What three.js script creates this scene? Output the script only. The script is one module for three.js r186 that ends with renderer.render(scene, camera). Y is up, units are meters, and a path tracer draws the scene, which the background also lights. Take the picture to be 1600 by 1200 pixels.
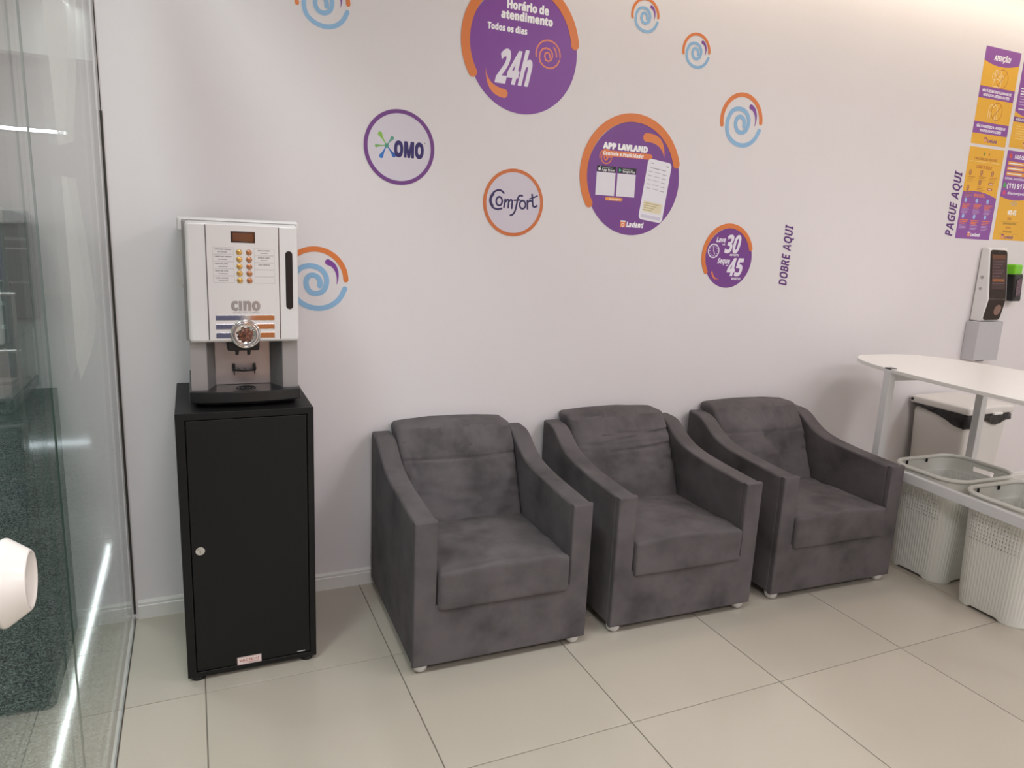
import * as THREE from 'three';
import { RoundedBoxGeometry } from 'three/addons/geometries/RoundedBoxGeometry.js';
import { TextGeometry } from 'three/addons/geometries/TextGeometry.js';
import { FontLoader } from 'three/addons/loaders/FontLoader.js';
import { ImprovedNoise } from 'three/addons/math/ImprovedNoise.js';
import { mergeGeometries, mergeVertices } from 'three/addons/utils/BufferGeometryUtils.js';
import { RectAreaLightUniformsLib } from 'three/addons/lights/RectAreaLightUniformsLib.js';

// ------------------------------------------------------------------ camera, light, exposure
// x runs along the back wall to the right, y up, z out of the back wall (the wall is z = 0); metres
const scene = new THREE.Scene();
scene.background = new THREE.Color(0x0c0d0e);
const camera = new THREE.PerspectiveCamera(56.65, 4 / 3, 0.05, 60);
camera.rotation.order = 'YXZ';
camera.position.set(0.0142, 1.4536, 2.7542);
camera.rotation.set(-0.2042, -0.4259, 0.0457);
scene.add(camera);
const renderer = new THREE.WebGLRenderer({ antialias: true });
renderer.toneMapping = THREE.LinearToneMapping;
renderer.toneMappingExposure = 1.0;
renderer.shadowMap.enabled = true;
RectAreaLightUniformsLib.init();

const CEIL = 2.9, CCEIL = 3.0;
const LAMP = {
  slot: { color: new THREE.Color(1, 0.87, 0.68), power: 19 },      // recessed line of LED along the back wall
  panel: { color: new THREE.Color(0.97, 0.955, 1.0), power: 13.5 },  // flat ceiling panels of the shop
  corridor: { color: new THREE.Color(0.9, 0.97, 1), power: 210 },   // line of LED over the corridor
};

// ------------------------------------------------------------------ helpers
const used = new Map();
function numbered(name) {
  const n = used.get(name) ?? 0; used.set(name, n + 1);
  return n ? `${name}_${String(n).padStart(3, '0')}` : name;
}
function thing(name, label, category, pos = [0, 0, 0], turn = 0, group) {
  const o = new THREE.Group(); o.name = numbered(name); scene.add(o);
  o.position.set(...pos); o.rotation.y = turn; o.userData = { label, category };
  if (group) o.userData.group = group;
  return o;
}
function structure(name, label) {
  const o = new THREE.Group(); o.name = name; scene.add(o); o.userData = { kind: 'structure', label, category: name.split('_')[0] };
  return o;
}
function mesh(name, geo, mat, parent) {
  const m = new THREE.Mesh(geo, mat); m.name = name; m.castShadow = m.receiveShadow = true;
  parent.add(m); return m;
}
// a part whose geometry was written in room coordinates
function part(name, geo, mat, parent, root = parent) {
  geo.translate(-root.position.x, -root.position.y, -root.position.z);
  return mesh(name, geo, mat, parent);
}
const box = (x0, x1, y0, y1, z0, z1) => new THREE.BoxGeometry(x1 - x0, y1 - y0, z1 - z0).translate((x0 + x1) / 2, (y0 + y1) / 2, (z0 + z1) / 2);
const rbox = (x0, x1, y0, y1, z0, z1, r = 0.004, s = 2) => new RoundedBoxGeometry(x1 - x0, y1 - y0, z1 - z0, s, r).translate((x0 + x1) / 2, (y0 + y1) / 2, (z0 + z1) / 2);
const S = (r, g, b) => new THREE.Color().setRGB(r / 255, g / 255, b / 255, THREE.SRGBColorSpace);
const std = (o) => new THREE.MeshStandardMaterial(o);
const phys = (o) => new THREE.MeshPhysicalMaterial(o);
const perlin = new ImprovedNoise();
function fbm(x, y, z, oct = 4) { let a = 0.5, s = 0, f = 1; for (let i = 0; i < oct; i++) { s += a * perlin.noise(x * f, y * f, z + 7.3 * i); a *= 0.5; f *= 2; } return s; }
let seed = 12345;
const rnd = () => { seed = (seed * 1664525 + 1013904223) >>> 0; return seed / 4294967296; };
const clamp = (v, a, b) => Math.min(b, Math.max(a, v));
const smooth = (a, b, v) => { const t = clamp((v - a) / (b - a), 0, 1); return t * t * (3 - 2 * t); };

// uv in metres from the dominant direction of each face
function meterUV(geo, k = 1) {
  const g = geo.index ? geo.toNonIndexed() : geo, p = g.attributes.position, uv = new Float32Array(p.count * 2);
  const a = new THREE.Vector3(), b = new THREE.Vector3(), c = new THREE.Vector3();
  for (let i = 0; i < p.count; i += 3) {
    a.fromBufferAttribute(p, i); b.fromBufferAttribute(p, i + 1); c.fromBufferAttribute(p, i + 2);
    const n = b.clone().sub(a).cross(c.clone().sub(a)), ax = Math.abs(n.x), ay = Math.abs(n.y), az = Math.abs(n.z);
    [a, b, c].forEach((v, j) => {
      const q = ax >= ay && ax >= az ? [v.z, v.y] : ay >= az ? [v.x, v.z] : [v.x, v.y];
      uv[(i + j) * 2] = q[0] * k; uv[(i + j) * 2 + 1] = q[1] * k;
    });
  }
  g.setAttribute('uv', new THREE.BufferAttribute(uv, 2));
  return g;
}
// tileable colour noise around 1, one byte per channel
function noiseTexture(size, period, amp, oct, tint = [1, 1, 1], zz = 0, speck = 0) {
  const d = new Uint8Array(size * size * 4);
  const n = (x, y, o) => { let s = 0, a = 0.5; for (let i = 0; i < oct; i++) { const P = period * 2 ** i, u = x / size * P, v = y / size * P, fx = x / size, fy = y / size;
    const q = (uu, vv) => perlin.noise(uu, vv, zz + o + i * 3.1);
    s += a * (q(u, v) * (1 - fx) * (1 - fy) + q(u - P, v) * fx * (1 - fy) + q(u, v - P) * (1 - fx) * fy + q(u - P, v - P) * fx * fy); a *= 0.55; } return s; };
  for (let y = 0; y < size; y++) for (let x = 0; x < size; x++) {
    let v = 1 + amp * n(x, y, 0);
    if (speck) v += (rnd() - 0.5) * speck;
    const i = (y * size + x) * 4;
    for (let c = 0; c < 3; c++) d[i + c] = clamp(255 * v * tint[c], 0, 255);
    d[i + 3] = 255;
  }
  const t = new THREE.DataTexture(d, size, size); t.wrapS = t.wrapT = THREE.RepeatWrapping; t.magFilter = THREE.LinearFilter; t.minFilter = THREE.LinearMipmapLinearFilter; t.generateMipmaps = true; t.needsUpdate = true;
  return t;
}
function canvasTexture(w, h, draw) {
  const c = document.createElement('canvas'); c.width = w; c.height = h;
  const g = c.getContext('2d'); draw(g, w, h);
  const t = new THREE.CanvasTexture(c); t.colorSpace = THREE.SRGBColorSpace; t.anisotropy = 8; return t;
}
// a line of print squeezed to a given width; slant leans it forward
function print(g, text, x, y, size, width, o = {}) {
  g.save(); g.translate(x, y); if (o.turn) g.rotate(o.turn);
  g.transform(1, 0, -(o.slant ?? 0), 1, 0, 0);
  g.font = `${o.weight ?? 'bold'} ${size}px ${o.family ?? 'sans-serif'}`; g.fillStyle = o.color ?? '#fff'; g.textBaseline = 'alphabetic';
  const w = g.measureText(text).width, k = width ? width / w : 1;
  g.scale(k, 1);
  if (o.heavy) { g.lineWidth = o.heavy; g.strokeStyle = g.fillStyle; g.lineJoin = 'round'; g.strokeText(text, 0, 0); }
  g.fillText(text, 0, 0); g.restore();
}
// flat vinyl piece: a stroke of varying width along a smooth line, rounded ends
function strokeGeo(pts, width, depth = 0.0008, n = 90, closed = false) {
  const c = new THREE.CatmullRomCurve3(pts.map(([x, y]) => new THREE.Vector3(x, y, 0)), closed, 'centripetal');
  const L = [], R = [];
  const W = typeof width === 'function' ? width : () => width;
  for (let i = 0; i <= n; i++) {
    const t = i / n, p = c.getPointAt(t), d = c.getTangentAt(t), w = W(t) / 2;
    L.push([p.x - d.y * w, p.y + d.x * w]); R.push([p.x + d.y * w, p.y - d.x * w]);
  }
  const cap = (t, sgn) => { const p = c.getPointAt(t), d = c.getTangentAt(t), w = W(t) / 2, o = [], a0 = Math.atan2(d.y, d.x); for (let k = 1; k < 8; k++) { const a = a0 + sgn * (Math.PI / 2 - Math.PI * k / 8) + (sgn < 0 ? Math.PI : 0) * 0; o.push([p.x + Math.cos(a) * w, p.y + Math.sin(a) * w]); } return o; };
  const end = cap(1, 1), p0 = c.getPointAt(0), d0 = c.getTangentAt(0), a0 = Math.atan2(d0.y, d0.x), w0 = W(0) / 2, start = [];
  for (let k = 1; k < 8; k++) { const a = a0 - Math.PI / 2 - Math.PI * k / 8; start.push([p0.x + Math.cos(a) * w0, p0.y + Math.sin(a) * w0]); }
  const out = [...L, ...end, ...R.reverse(), ...start];
  const s = new THREE.Shape(out.map(([x, y]) => new THREE.Vector2(x, y)));
  return new THREE.ExtrudeGeometry(s, { depth, bevelEnabled: false, curveSegments: 4 });
}
const arcPts = (cx, cy, r, a0, a1, n = 24) => Array.from({ length: n + 1 }, (_, i) => { const a = (a0 + (a1 - a0) * i / n) * Math.PI / 180; return [cx + r * Math.cos(a), cy + r * Math.sin(a)]; });
// soft block: rounded box with many faces, pushed into shape by fn(v)
function softBox(w, h, d, r, n, fn) {
  let g = new THREE.BoxGeometry(w, h, d, n[0], n[1], n[2]);
  g.deleteAttribute('uv'); g.deleteAttribute('normal'); g = mergeVertices(g, 1e-5);
  const p = g.attributes.position, v = new THREE.Vector3(), q = new THREE.Vector3();
  const ease = (x, half) => { const t = x / half; return half * Math.sign(t) * (1 - Math.pow(1 - Math.abs(t), 1.0)); };
  for (let i = 0; i < p.count; i++) {
    v.fromBufferAttribute(p, i);
    v.set(ease(v.x, w / 2), ease(v.y, h / 2), ease(v.z, d / 2));
    q.set(clamp(v.x, -w / 2 + r, w / 2 - r), clamp(v.y, -h / 2 + r, h / 2 - r), clamp(v.z, -d / 2 + r, d / 2 - r));
    const e = v.clone().sub(q); if (e.lengthSq() > 1e-12) v.copy(q).add(e.multiplyScalar(r / Math.max(e.length(), r * 0.999)));
    if (fn) fn(v);
    p.setXYZ(i, v.x, v.y, v.z);
  }
  g.computeVertexNormals();
  return g;
}
// rounded rectangle outline in the x/z plane, n points
function roundRect(w, d, r, n) {
  const P = [], s = 2 * (w - 2 * r) + 2 * (d - 2 * r) + 2 * Math.PI * r;
  for (let i = 0; i < n; i++) {
    let t = i / n * s; const a = w - 2 * r, b = d - 2 * r, q = Math.PI * r / 2;
    if (t < a) { P.push([-a / 2 + t, d / 2, 0, 1]); continue; } t -= a;
    if (t < q) { const f = Math.PI / 2 - t / r; P.push([a / 2 + r * Math.cos(f), b / 2 + r * Math.sin(f), Math.cos(f), Math.sin(f)]); continue; } t -= q;
    if (t < b) { P.push([w / 2, b / 2 - t, 1, 0]); continue; } t -= b;
    if (t < q) { const f = -t / r; P.push([a / 2 + r * Math.cos(f), -b / 2 + r * Math.sin(f), Math.cos(f), Math.sin(f)]); continue; } t -= q;
    if (t < a) { P.push([a / 2 - t, -d / 2, 0, -1]); continue; } t -= a;
    if (t < q) { const f = -Math.PI / 2 - t / r; P.push([-a / 2 + r * Math.cos(f), -b / 2 + r * Math.sin(f), Math.cos(f), Math.sin(f)]); continue; } t -= q;
    if (t < b) { P.push([-w / 2, -b / 2 + t, -1, 0]); continue; } t -= b;
    const f = Math.PI - t / r; P.push([-a / 2 + r * Math.cos(f), b / 2 + r * Math.sin(f), Math.cos(f), Math.sin(f)]);
  }
  return P;
}

const font = await new FontLoader().loadAsync('fonts/droid/droid_sans_bold.typeface.json');

// ------------------------------------------------------------------ materials
const wallMap = noiseTexture(512, 3, 0.05, 4, [0.985, 0.985, 0.985], 1);
const M = {
  wall: std({ color: new THREE.Color(0.835, 0.79, 0.795), roughness: 0.62, map: wallMap }),
  wallPlain: std({ color: new THREE.Color(0.8, 0.78, 0.76), roughness: 0.7 }),
  ceiling: std({ color: new THREE.Color(0.82, 0.8, 0.78), roughness: 0.85 }),
  baseboard: std({ color: new THREE.Color(0.8, 0.78, 0.74), roughness: 0.4 }),
  grout: std({ color: new THREE.Color(0.2, 0.175, 0.14), roughness: 0.9 }),
  glass: phys({ color: new THREE.Color(0.95, 0.98, 0.965), transmission: 1, thickness: 0, roughness: 0.0, ior: 1.52 }),
  glassEdge: phys({ color: new THREE.Color(0.05, 0.1, 0.075), roughness: 0.2 }),
  gasket: std({ color: new THREE.Color(0.045, 0.04, 0.03), roughness: 0.8 }),
  white: std({ color: new THREE.Color(0.8, 0.78, 0.76), roughness: 0.35 }),
  blackSteel: phys({ color: new THREE.Color(0.008, 0.008, 0.0075), roughness: 0.5, specularIntensity: 0.6, map: noiseTexture(256, 6, 0.12, 3, [0.94, 0.94, 0.94], 4, 0.05) }),
  blackPlastic: std({ color: new THREE.Color(0.012, 0.012, 0.013), roughness: 0.28 }),
  blackMatte: std({ color: new THREE.Color(0.008, 0.008, 0.008), roughness: 0.7 }),
  chrome: std({ color: new THREE.Color(0.72, 0.71, 0.7), roughness: 0.08, metalness: 1 }),
  brushed: std({ color: new THREE.Color(0.5, 0.49, 0.48), roughness: 0.35, metalness: 1 }),
  silver: std({ color: new THREE.Color(0.36, 0.335, 0.33), roughness: 0.42, metalness: 0.25 }),
  silverDark: std({ color: new THREE.Color(0.2, 0.19, 0.19), roughness: 0.5, metalness: 0.2 }),
  purple: std({ color: S(133, 69, 159), roughness: 0.4 }),
  orange: std({ color: S(228, 128, 62), roughness: 0.4 }),
  blue: std({ color: S(146, 190, 226), roughness: 0.4 }),
  vinylWhite: std({ color: S(226, 220, 232), roughness: 0.4 }),
};

// ------------------------------------------------------------------ the room
const XG = -0.23, XR = 6.6, ZF = 5.2;
{
  const floor = structure('floor', 'polished beige porcelain floor tiles with thin dark joints');
  mesh('grout_bed', box(XG - 0.005, XR, -0.12, -0.0025, -0.005, ZF), M.grout, floor);
  const tileMats = [0, 1, 2].map((i) => phys({ color: new THREE.Color(0.515 + 0.01 * i, 0.465 + 0.008 * i, 0.39 + 0.007 * i), roughness: 0.17, specularIntensity: 1, map: noiseTexture(256, 2, 0.05, 4, [0.98, 0.98, 0.975], 11 + i * 5) }));
  const G = 0.0017, lines = (a, b, start) => { const o = [a]; for (let v = start; v < b; v += 0.6) if (v > a + 0.02) o.push(v); o.push(b); return o; };
  const xs = lines(XG + 0.002, XR, -0.6), zs = lines(0.0, ZF, 0.553 - 0.6);
  const cache = new Map();
  for (let i = 0; i + 1 < xs.length; i++) for (let j = 0; j + 1 < zs.length; j++) {
    const w = xs[i + 1] - xs[i] - 2 * G, d = zs[j + 1] - zs[j] - 2 * G, key = w.toFixed(4) + d.toFixed(4);
    if (!cache.has(key)) cache.set(key, new RoundedBoxGeometry(w, 0.009, d, 1, 0.0012));
    const t = mesh('tile', cache.get(key), tileMats[(i * 7 + j * 5) % 3], floor);
    t.position.set((xs[i] + xs[i + 1]) / 2, -0.0045, (zs[j] + zs[j + 1]) / 2);
  }
  const uvs = (g) => meterUV(g, 0.4);
  const wb = structure('wall_back', 'white painted wall behind the armchairs');
  mesh('plaster', uvs(box(XG - 0.012, XR + 0.15, -0.12, 3.2, -0.15, 0)), M.wall, wb);
  const bb = structure('baseboard_back', 'low white baseboard with a small ridge along the wall');
  const prof = new THREE.Shape([[0, 0], [0.012, 0], [0.012, 0.05], [0.009, 0.053], [0.009, 0.062], [0.005, 0.07], [0, 0.07]].map(([x, y]) => new THREE.Vector2(x, y)));
  // profile x -> z; extruded along x
  const bg = new THREE.ExtrudeGeometry(prof, { depth: XR - XG - 0.012, bevelEnabled: false }); bg.rotateY(-Math.PI / 2); bg.scale(-1, 1, 1);
  const ix = bg.index; if (ix) for (let i = 0; i < ix.count; i += 3) { const a = ix.getX(i); ix.setX(i, ix.getX(i + 1)); ix.setX(i + 1, a); } else { const p = bg.attributes.position; for (let i = 0; i < p.count; i += 3) for (let c = 0; c < 3; c++) { const a = p.getComponent(i, c); p.setComponent(i, c, p.getComponent(i + 1, c)); p.setComponent(i + 1, c, a); } }
  bg.computeVertexNormals(); bg.computeBoundingBox();
  bg.translate(XG + 0.012 - bg.boundingBox.min.x, 0, -bg.boundingBox.min.z);
  mesh('skirting', bg, M.baseboard, bb);
  const wr = structure('wall_right', 'white painted side wall at the far end of the shop');
  mesh('plaster', box(XR, XR + 0.15, -0.12, 3.2, 0, ZF + 0.15), M.wallPlain, wr);
  // the wall behind the photographer: white, with an orange painted panel that the machine's shiny strips mirror
  const wf = structure('wall_front', 'wall opposite with an orange painted panel');
  mesh('plaster', box(XG - 0.1, XR, -0.12, 3.2, ZF, ZF + 0.15), M.wallPlain, wf);
  mesh('orange_panel', box(0.5, 1.5, 0, 2.3, ZF - 0.02, ZF), std({ color: S(190, 118, 66), roughness: 0.6 }), wf);
  mesh('blue_panel', box(XG + 0.02, 0.44, 0, 2.3, ZF - 0.02, ZF), std({ color: S(98, 100, 128), roughness: 0.6 }), wf);
  const ce = structure('ceiling', 'white ceiling of the shop');
  // the LED slot is a real recess: the ceiling leaves it open
  const sx0 = 1.1, sx1 = XR - 0.3, sz0 = 0.14, sz1 = 0.19;
  mesh('slab', box(XG, XR, CEIL, 3.2, sz1, ZF), M.ceiling, ce);
  mesh('slab', box(XG, XR, CEIL, 3.2, 0, sz0), M.ceiling, ce);
  mesh('slab', box(XG, sx0, CEIL, 3.2, sz0, sz1), M.ceiling, ce);
  mesh('slab', box(sx1, XR, CEIL, 3.2, sz0, sz1), M.ceiling, ce);
  mesh('slab', box(sx0, sx1, CEIL + 0.03, 3.2, sz0, sz1), M.ceiling, ce);
  const sl = thing('led_slot_light', 'long recessed warm LED line in the ceiling close to the back wall', 'lamp', [(sx0 + sx1) / 2, CEIL + 0.012, (sz0 + sz1) / 2]);
  mesh('diffuser', new THREE.BoxGeometry(sx1 - sx0 - 0.02, 0.012, sz1 - sz0 - 0.01), std({ color: 0xffffff, emissive: LAMP.slot.color, emissiveIntensity: 2, roughness: 0.5 }), sl);
  const r1 = new THREE.RectAreaLight(LAMP.slot.color, LAMP.slot.power, sx1 - sx0 - 0.03, 0.038); r1.rotation.x = -Math.PI / 2; r1.position.y = -0.009; sl.add(r1);
  const spots = [[0.3, 2.2, 'above the coffee machine side of the room'], [2.7, 2.2, 'in front of the armchairs'], [4.9, 2.2, 'above the folding table'], [0.5, 4.1, 'by the front wall, near the glass'], [2.7, 4.1, 'by the front wall, in the middle'], [4.9, 4.1, 'by the front wall, far right']];
  for (const [x, z, where] of spots) { const lab = 'square white ceiling panel lamp ' + where;
    const p = thing('ceiling_panel_light', lab, 'lamp', [x, CEIL, z], 0, 'ceiling panels of the shop');
    mesh('frame', mergeGeometries([box(-0.31, 0.31, -0.012, 0, -0.31, -0.3), box(-0.31, 0.31, -0.012, 0, 0.3, 0.31), box(-0.31, -0.3, -0.012, 0, -0.3, 0.3), box(0.3, 0.31, -0.012, 0, -0.3, 0.3)]), M.white, p);
    mesh('diffuser', box(-0.3, 0.3, -0.008, 0, -0.3, 0.3), std({ color: 0xffffff, emissive: LAMP.panel.color, emissiveIntensity: 3, roughness: 0.5 }), p);
    const r = new THREE.RectAreaLight(LAMP.panel.color, LAMP.panel.power * (z > 3 ? 1.7 : 1), 0.58, 0.58); r.rotation.x = -Math.PI / 2; r.position.y = -0.0135; p.add(r);
  }
}
// ------------------------------------------------------------------ glass front and the corridor beyond it
{
  const T = 0.01, xa = XG - T, zs = 1.235;
  const sheet = (y0, y1, z0, z1) => { const g = new THREE.BoxGeometry(T, y1 - y0, z1 - z0); g.setIndex(Array.from(g.index.array).slice(0, 24)); return g.toNonIndexed().translate((xa + XG) / 2, (y0 + y1) / 2, (z0 + z1) / 2); };   // the polished ends stay open: strips close them
  const win = structure('window_1', 'fixed clear glass pane meeting the white wall');
  mesh('pane', sheet(0.006, 3.2, 0.004, zs - 0.002), M.glass, win);
  mesh('edge_gasket', mergeGeometries([box(xa + 0.002, XG + 0.0035, 0.02, 1.79, 0.0, 0.006), box(xa + 0.003, XG + 0.0012, 1.79, 3.2, 0.0, 0.005)]), M.gasket, win);
  mesh('floor_channel', box(xa - 0.001, XG + 0.001, -0.002, 0.007, 0.0, zs - 0.002), M.brushed, win);
  const door = structure('door_1', 'clear glass door with a white conical knob');
  mesh('pane', sheet(0.008, 2.3, zs + 0.002, 2.2), M.glass, door);
  mesh('edge_strip', box(XG - 0.0035, XG, 0.008, 2.3, zs - 0.0005, zs + 0.0015), M.glassEdge, door);
  const knob = new THREE.LatheGeometry([[0.0, 0], [0.034, 0.0], [0.041, 0.009], [0.0505, 0.026], [0.052, 0.029], [0.0515, 0.032], [0.036, 0.054], [0.0345, 0.0555], [0.0325, 0.0552], [0.028, 0.052], [0, 0.049]].map(([r, y]) => new THREE.Vector2(r, y)), 48);
  knob.rotateZ(-Math.PI / 2); knob.translate(XG + 0.0005, 1.03, 1.818);
  mesh('knob', knob, std({ color: new THREE.Color(0.82, 0.77, 0.72), roughness: 0.22 }), door);
  const w2 = structure('window_2', 'clear glass panes beside and above the door');
  mesh('pane', sheet(0.006, 3.2, 2.203, ZF), M.glass, w2);
  mesh('pane', sheet(2.303, 3.2, zs + 0.002, 2.2), M.glass, w2);

  // torn film still stuck to the corridor side of the fixed pane
  const film = std({ color: new THREE.Color(0.88, 0.86, 0.82), roughness: 0.8, transparent: true, opacity: 0.75 });
  const filmGeo = (pts) => { const s = new THREE.Shape(pts.map(([y, z]) => new THREE.Vector2(z, y))); const g = new THREE.ExtrudeGeometry(s, { depth: 0.0006, bevelEnabled: false }); g.rotateY(-Math.PI / 2); return g.translate(xa - 0.0002, 0, 0); };
  for (const [lab, pts] of [['upper pale torn film patch stuck to the glass pane', [[2.6, 0.96], [1.883, 0.914], [1.73, 0.873], [1.604, 0.853], [1.635, 0.613], [1.795, 0.473], [2.026, 0.353], [2.6, 0.33]]], ['lower pale torn film patch with a pointed end on the glass pane', [[1.541, 0.841], [1.545, 0.62], [1.384, 0.492], [1.2, 0.393], [1.134, 0.453], [1.089, 0.618], [1.067, 0.801], [1.127, 0.835], [1.365, 0.839]]]]) {
    const g = filmGeo(pts); g.computeBoundingBox(); const b = g.boundingBox;
    const o = thing('torn_film', lab, 'film', [xa, b.min.y, (b.min.z + b.max.z) / 2], 0, 'torn film on the glass');
    part('sheet', g, film, o);
  }

  // corridor
  const granite = canvasTexture(1024, 1024, (g, w, h) => {
    g.fillStyle = '#6f7772'; g.fillRect(0, 0, w, h);
    const cols = ['#39403e', '#424a47', '#5a635f', '#868e89', '#969d97', '#2a302e', '#a6aca4'];
    for (let i = 0; i < 60000; i++) { g.fillStyle = cols[Math.floor(rnd() * cols.length)]; const x = rnd() * w, y = rnd() * h, r = 1.2 + rnd() * 3; g.beginPath(); g.ellipse(x, y, r * (0.8 + rnd()), r * 0.6, rnd() * 3.1, 0, 7); g.fill(); }
  });
  granite.wrapS = granite.wrapT = THREE.RepeatWrapping;
  const gm = std({ map: granite, roughness: 0.06, color: new THREE.Color(0.8, 0.84, 0.82) });
  const cf = structure('floor_corridor', 'polished dark speckled granite floor of the corridor');
  mesh('bed', box(-6.3, xa - 0.012, -0.12, -0.004, -13.2, ZF + 0.2), M.grout, cf);
  const slab = meterUV(new RoundedBoxGeometry(0.997, 0.012, 0.997, 1, 0.001), 1);
  for (let i = 0; i < 6; i++) for (let j = 0; j < 18; j++) { const s = mesh('slab', slab, gm, cf); s.position.set(xa - 0.512 - i, -0.006, 4.7 - j); }
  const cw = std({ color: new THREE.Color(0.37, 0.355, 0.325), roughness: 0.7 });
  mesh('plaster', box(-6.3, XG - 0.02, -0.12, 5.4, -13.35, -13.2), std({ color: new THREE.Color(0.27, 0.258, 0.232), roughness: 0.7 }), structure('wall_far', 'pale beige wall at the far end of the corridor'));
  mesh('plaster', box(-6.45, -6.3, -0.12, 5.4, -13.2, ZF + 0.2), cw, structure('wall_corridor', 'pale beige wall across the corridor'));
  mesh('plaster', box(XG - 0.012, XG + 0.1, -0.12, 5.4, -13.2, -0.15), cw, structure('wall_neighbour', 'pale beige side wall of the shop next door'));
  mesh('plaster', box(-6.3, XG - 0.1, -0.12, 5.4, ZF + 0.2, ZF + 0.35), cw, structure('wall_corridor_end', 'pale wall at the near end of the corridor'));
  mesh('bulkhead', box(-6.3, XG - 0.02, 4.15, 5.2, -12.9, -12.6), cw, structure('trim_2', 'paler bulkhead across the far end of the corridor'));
  mesh('slab', box(-6.3, xa - 0.002, 5.2, 5.4, -13.2, ZF + 0.2), M.ceiling, structure('ceiling_corridor', 'pale corridor ceiling'));
  mesh('lintel', box(xa - 0.012, XG + 0.002, 3.2, 5.4, -0.15, ZF + 0.2), M.ceiling, structure('trim_1', 'plastered lintel above the glass front'));
  // long LED line hung over the corridor, mirrored in the granite as a streak
  const led = thing('corridor_led_line', 'long white LED line hanging along the corridor', 'lamp', [-1.72, 5.0, -6.2]);
  mesh('housing', box(-0.03, 0.03, 0.006, 0.05, -6.6, 6.6), M.white, led);
  mesh('diffuser', box(-0.012, 0.012, 0, 0.006, -6.6, 6.6), std({ color: 0xffffff, emissive: LAMP.corridor.color, emissiveIntensity: 8 }), led);
  for (const z of [-5, 0, 5]) mesh('hanger', box(-0.002, 0.002, 0.05, 0.2, z - 0.002, z + 0.002), M.brushed, led);
  const rl = new THREE.RectAreaLight(LAMP.corridor.color, LAMP.corridor.power, 0.022, 13.2); rl.rotation.x = -Math.PI / 2; rl.position.y = -0.003; led.add(rl);
  const led2 = thing('corridor_led_bar', 'bright white LED bar on the far corridor wall', 'lamp', [-3.2, 2.94, -13.15]);
  mesh('housing', box(-1.6, 1.25, -0.03, 0.035, -0.05, 0), M.white, led2);
  mesh('diffuser', box(-1.58, 1.23, -0.022, 0.028, 0, 0.02), std({ color: 0xffffff, emissive: new THREE.Color(0.85, 0.92, 1), emissiveIntensity: 8 }), led2);
  const r2 = new THREE.RectAreaLight(new THREE.Color(0.85, 0.92, 1), 4, 2.8, 0.05); r2.rotation.y = Math.PI; r2.position.set(-0.17, 0.005, 0.03); led2.add(r2);
  for (const [x, z, k] of [[-3.6, -8.5, 21], [-3.6, -4, 21], [-1.9, 3.0, 30]]) {
    const p = thing('corridor_panel_light', `square corridor ceiling lamp ${z < -6 ? 'far down the corridor' : z < -2 ? 'halfway down the corridor' : 'beside the glass door'}`, 'lamp', [x, 5.18, z], 0, 'corridor ceiling lamps');
    mesh('diffuser', box(-0.6, 0.6, -0.02, 0, -0.6, 0.6), std({ color: 0xffffff, emissive: LAMP.corridor.color, emissiveIntensity: 3 }), p);
    const r = new THREE.RectAreaLight(LAMP.corridor.color, k, 1.16, 1.16); r.rotation.x = -Math.PI / 2; r.position.y = -0.024; p.add(r);
  }
  // dark counter, standing sign and rail seen through the glass
  const ct = thing('dark_counter', 'dark counter with rounded top corner far down the corridor', 'counter', [-2.9, 0, -9.6]);
  { const s = new THREE.Shape(); s.moveTo(-0.9, 0.06); s.lineTo(0.9, 0.06); s.lineTo(0.9, 1.3); s.quadraticCurveTo(0.9, 1.47, 0.72, 1.48); s.lineTo(-0.9, 1.53); s.lineTo(-0.9, 0.06);
    mesh('body', new THREE.ExtrudeGeometry(s, { depth: 0.6, bevelEnabled: true, bevelSize: 0.02, bevelThickness: 0.02, bevelSegments: 2 }), std({ color: new THREE.Color(0.022, 0.03, 0.034), roughness: 0.35 }), ct);
    mesh('plinth', box(-0.85, 0.85, 0, 0.07, 0.05, 0.55), M.blackMatte, ct);
    mesh('shelf_band', box(-0.88, 0.88, 1.1, 1.14, 0.615, 0.63), M.silverDark, ct); mesh('shelf_band', box(-0.88, 0.88, 0.98, 1.0, 0.615, 0.63), M.silver, ct); mesh('shelf_band', box(-0.88, 0.88, 0.52, 0.55, 0.615, 0.63), M.silverDark, ct); }
  const tot = thing('standing_sign', 'dark teal standing sign with small white print behind the rail', 'sign', [-1.86, 0, -4.7]);
  mesh('board', rbox(-0.42, 0.42, 0.03, 1.38, -0.02, 0.02, 0.01), std({ color: S(38, 74, 74), roughness: 0.4 }), tot);
  mesh('print', box(-0.4, 0.4, 0.1, 1.36, 0.0201, 0.0211), std({ roughness: 0.4, map: canvasTexture(512, 806, (g, w, h) => { g.fillStyle = '#2c5a5c'; g.fillRect(0, 0, w, h); g.fillStyle = '#31466a'; g.fillRect(0, 0, w, 300); print(g, 'Envelopes', 60, 150, 84, 420); for (let i = 0; i < 12; i++) print(g, ['AQUI VOCE', 'PAGA MENOS', 'E LEVA', 'NA HORA'][i % 4], 240, 220 + i * 44, 30, 180 + (i % 3) * 40, { color: '#cfe0e0' }); }) }), tot);
  mesh('foot', rbox(-0.42, 0.42, 0, 0.03, -0.18, 0.18, 0.006), M.silverDark, tot);
  const rail = thing('metal_rail', 'chrome tube rail in front of the standing sign', 'rail', [-1.75, 0, -4.35]);
  for (const x of [-0.42, 0.4]) mesh('post', new THREE.CylinderGeometry(0.014, 0.014, 0.8, 12).translate(x, 0.4, 0), M.brushed, rail);
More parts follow.
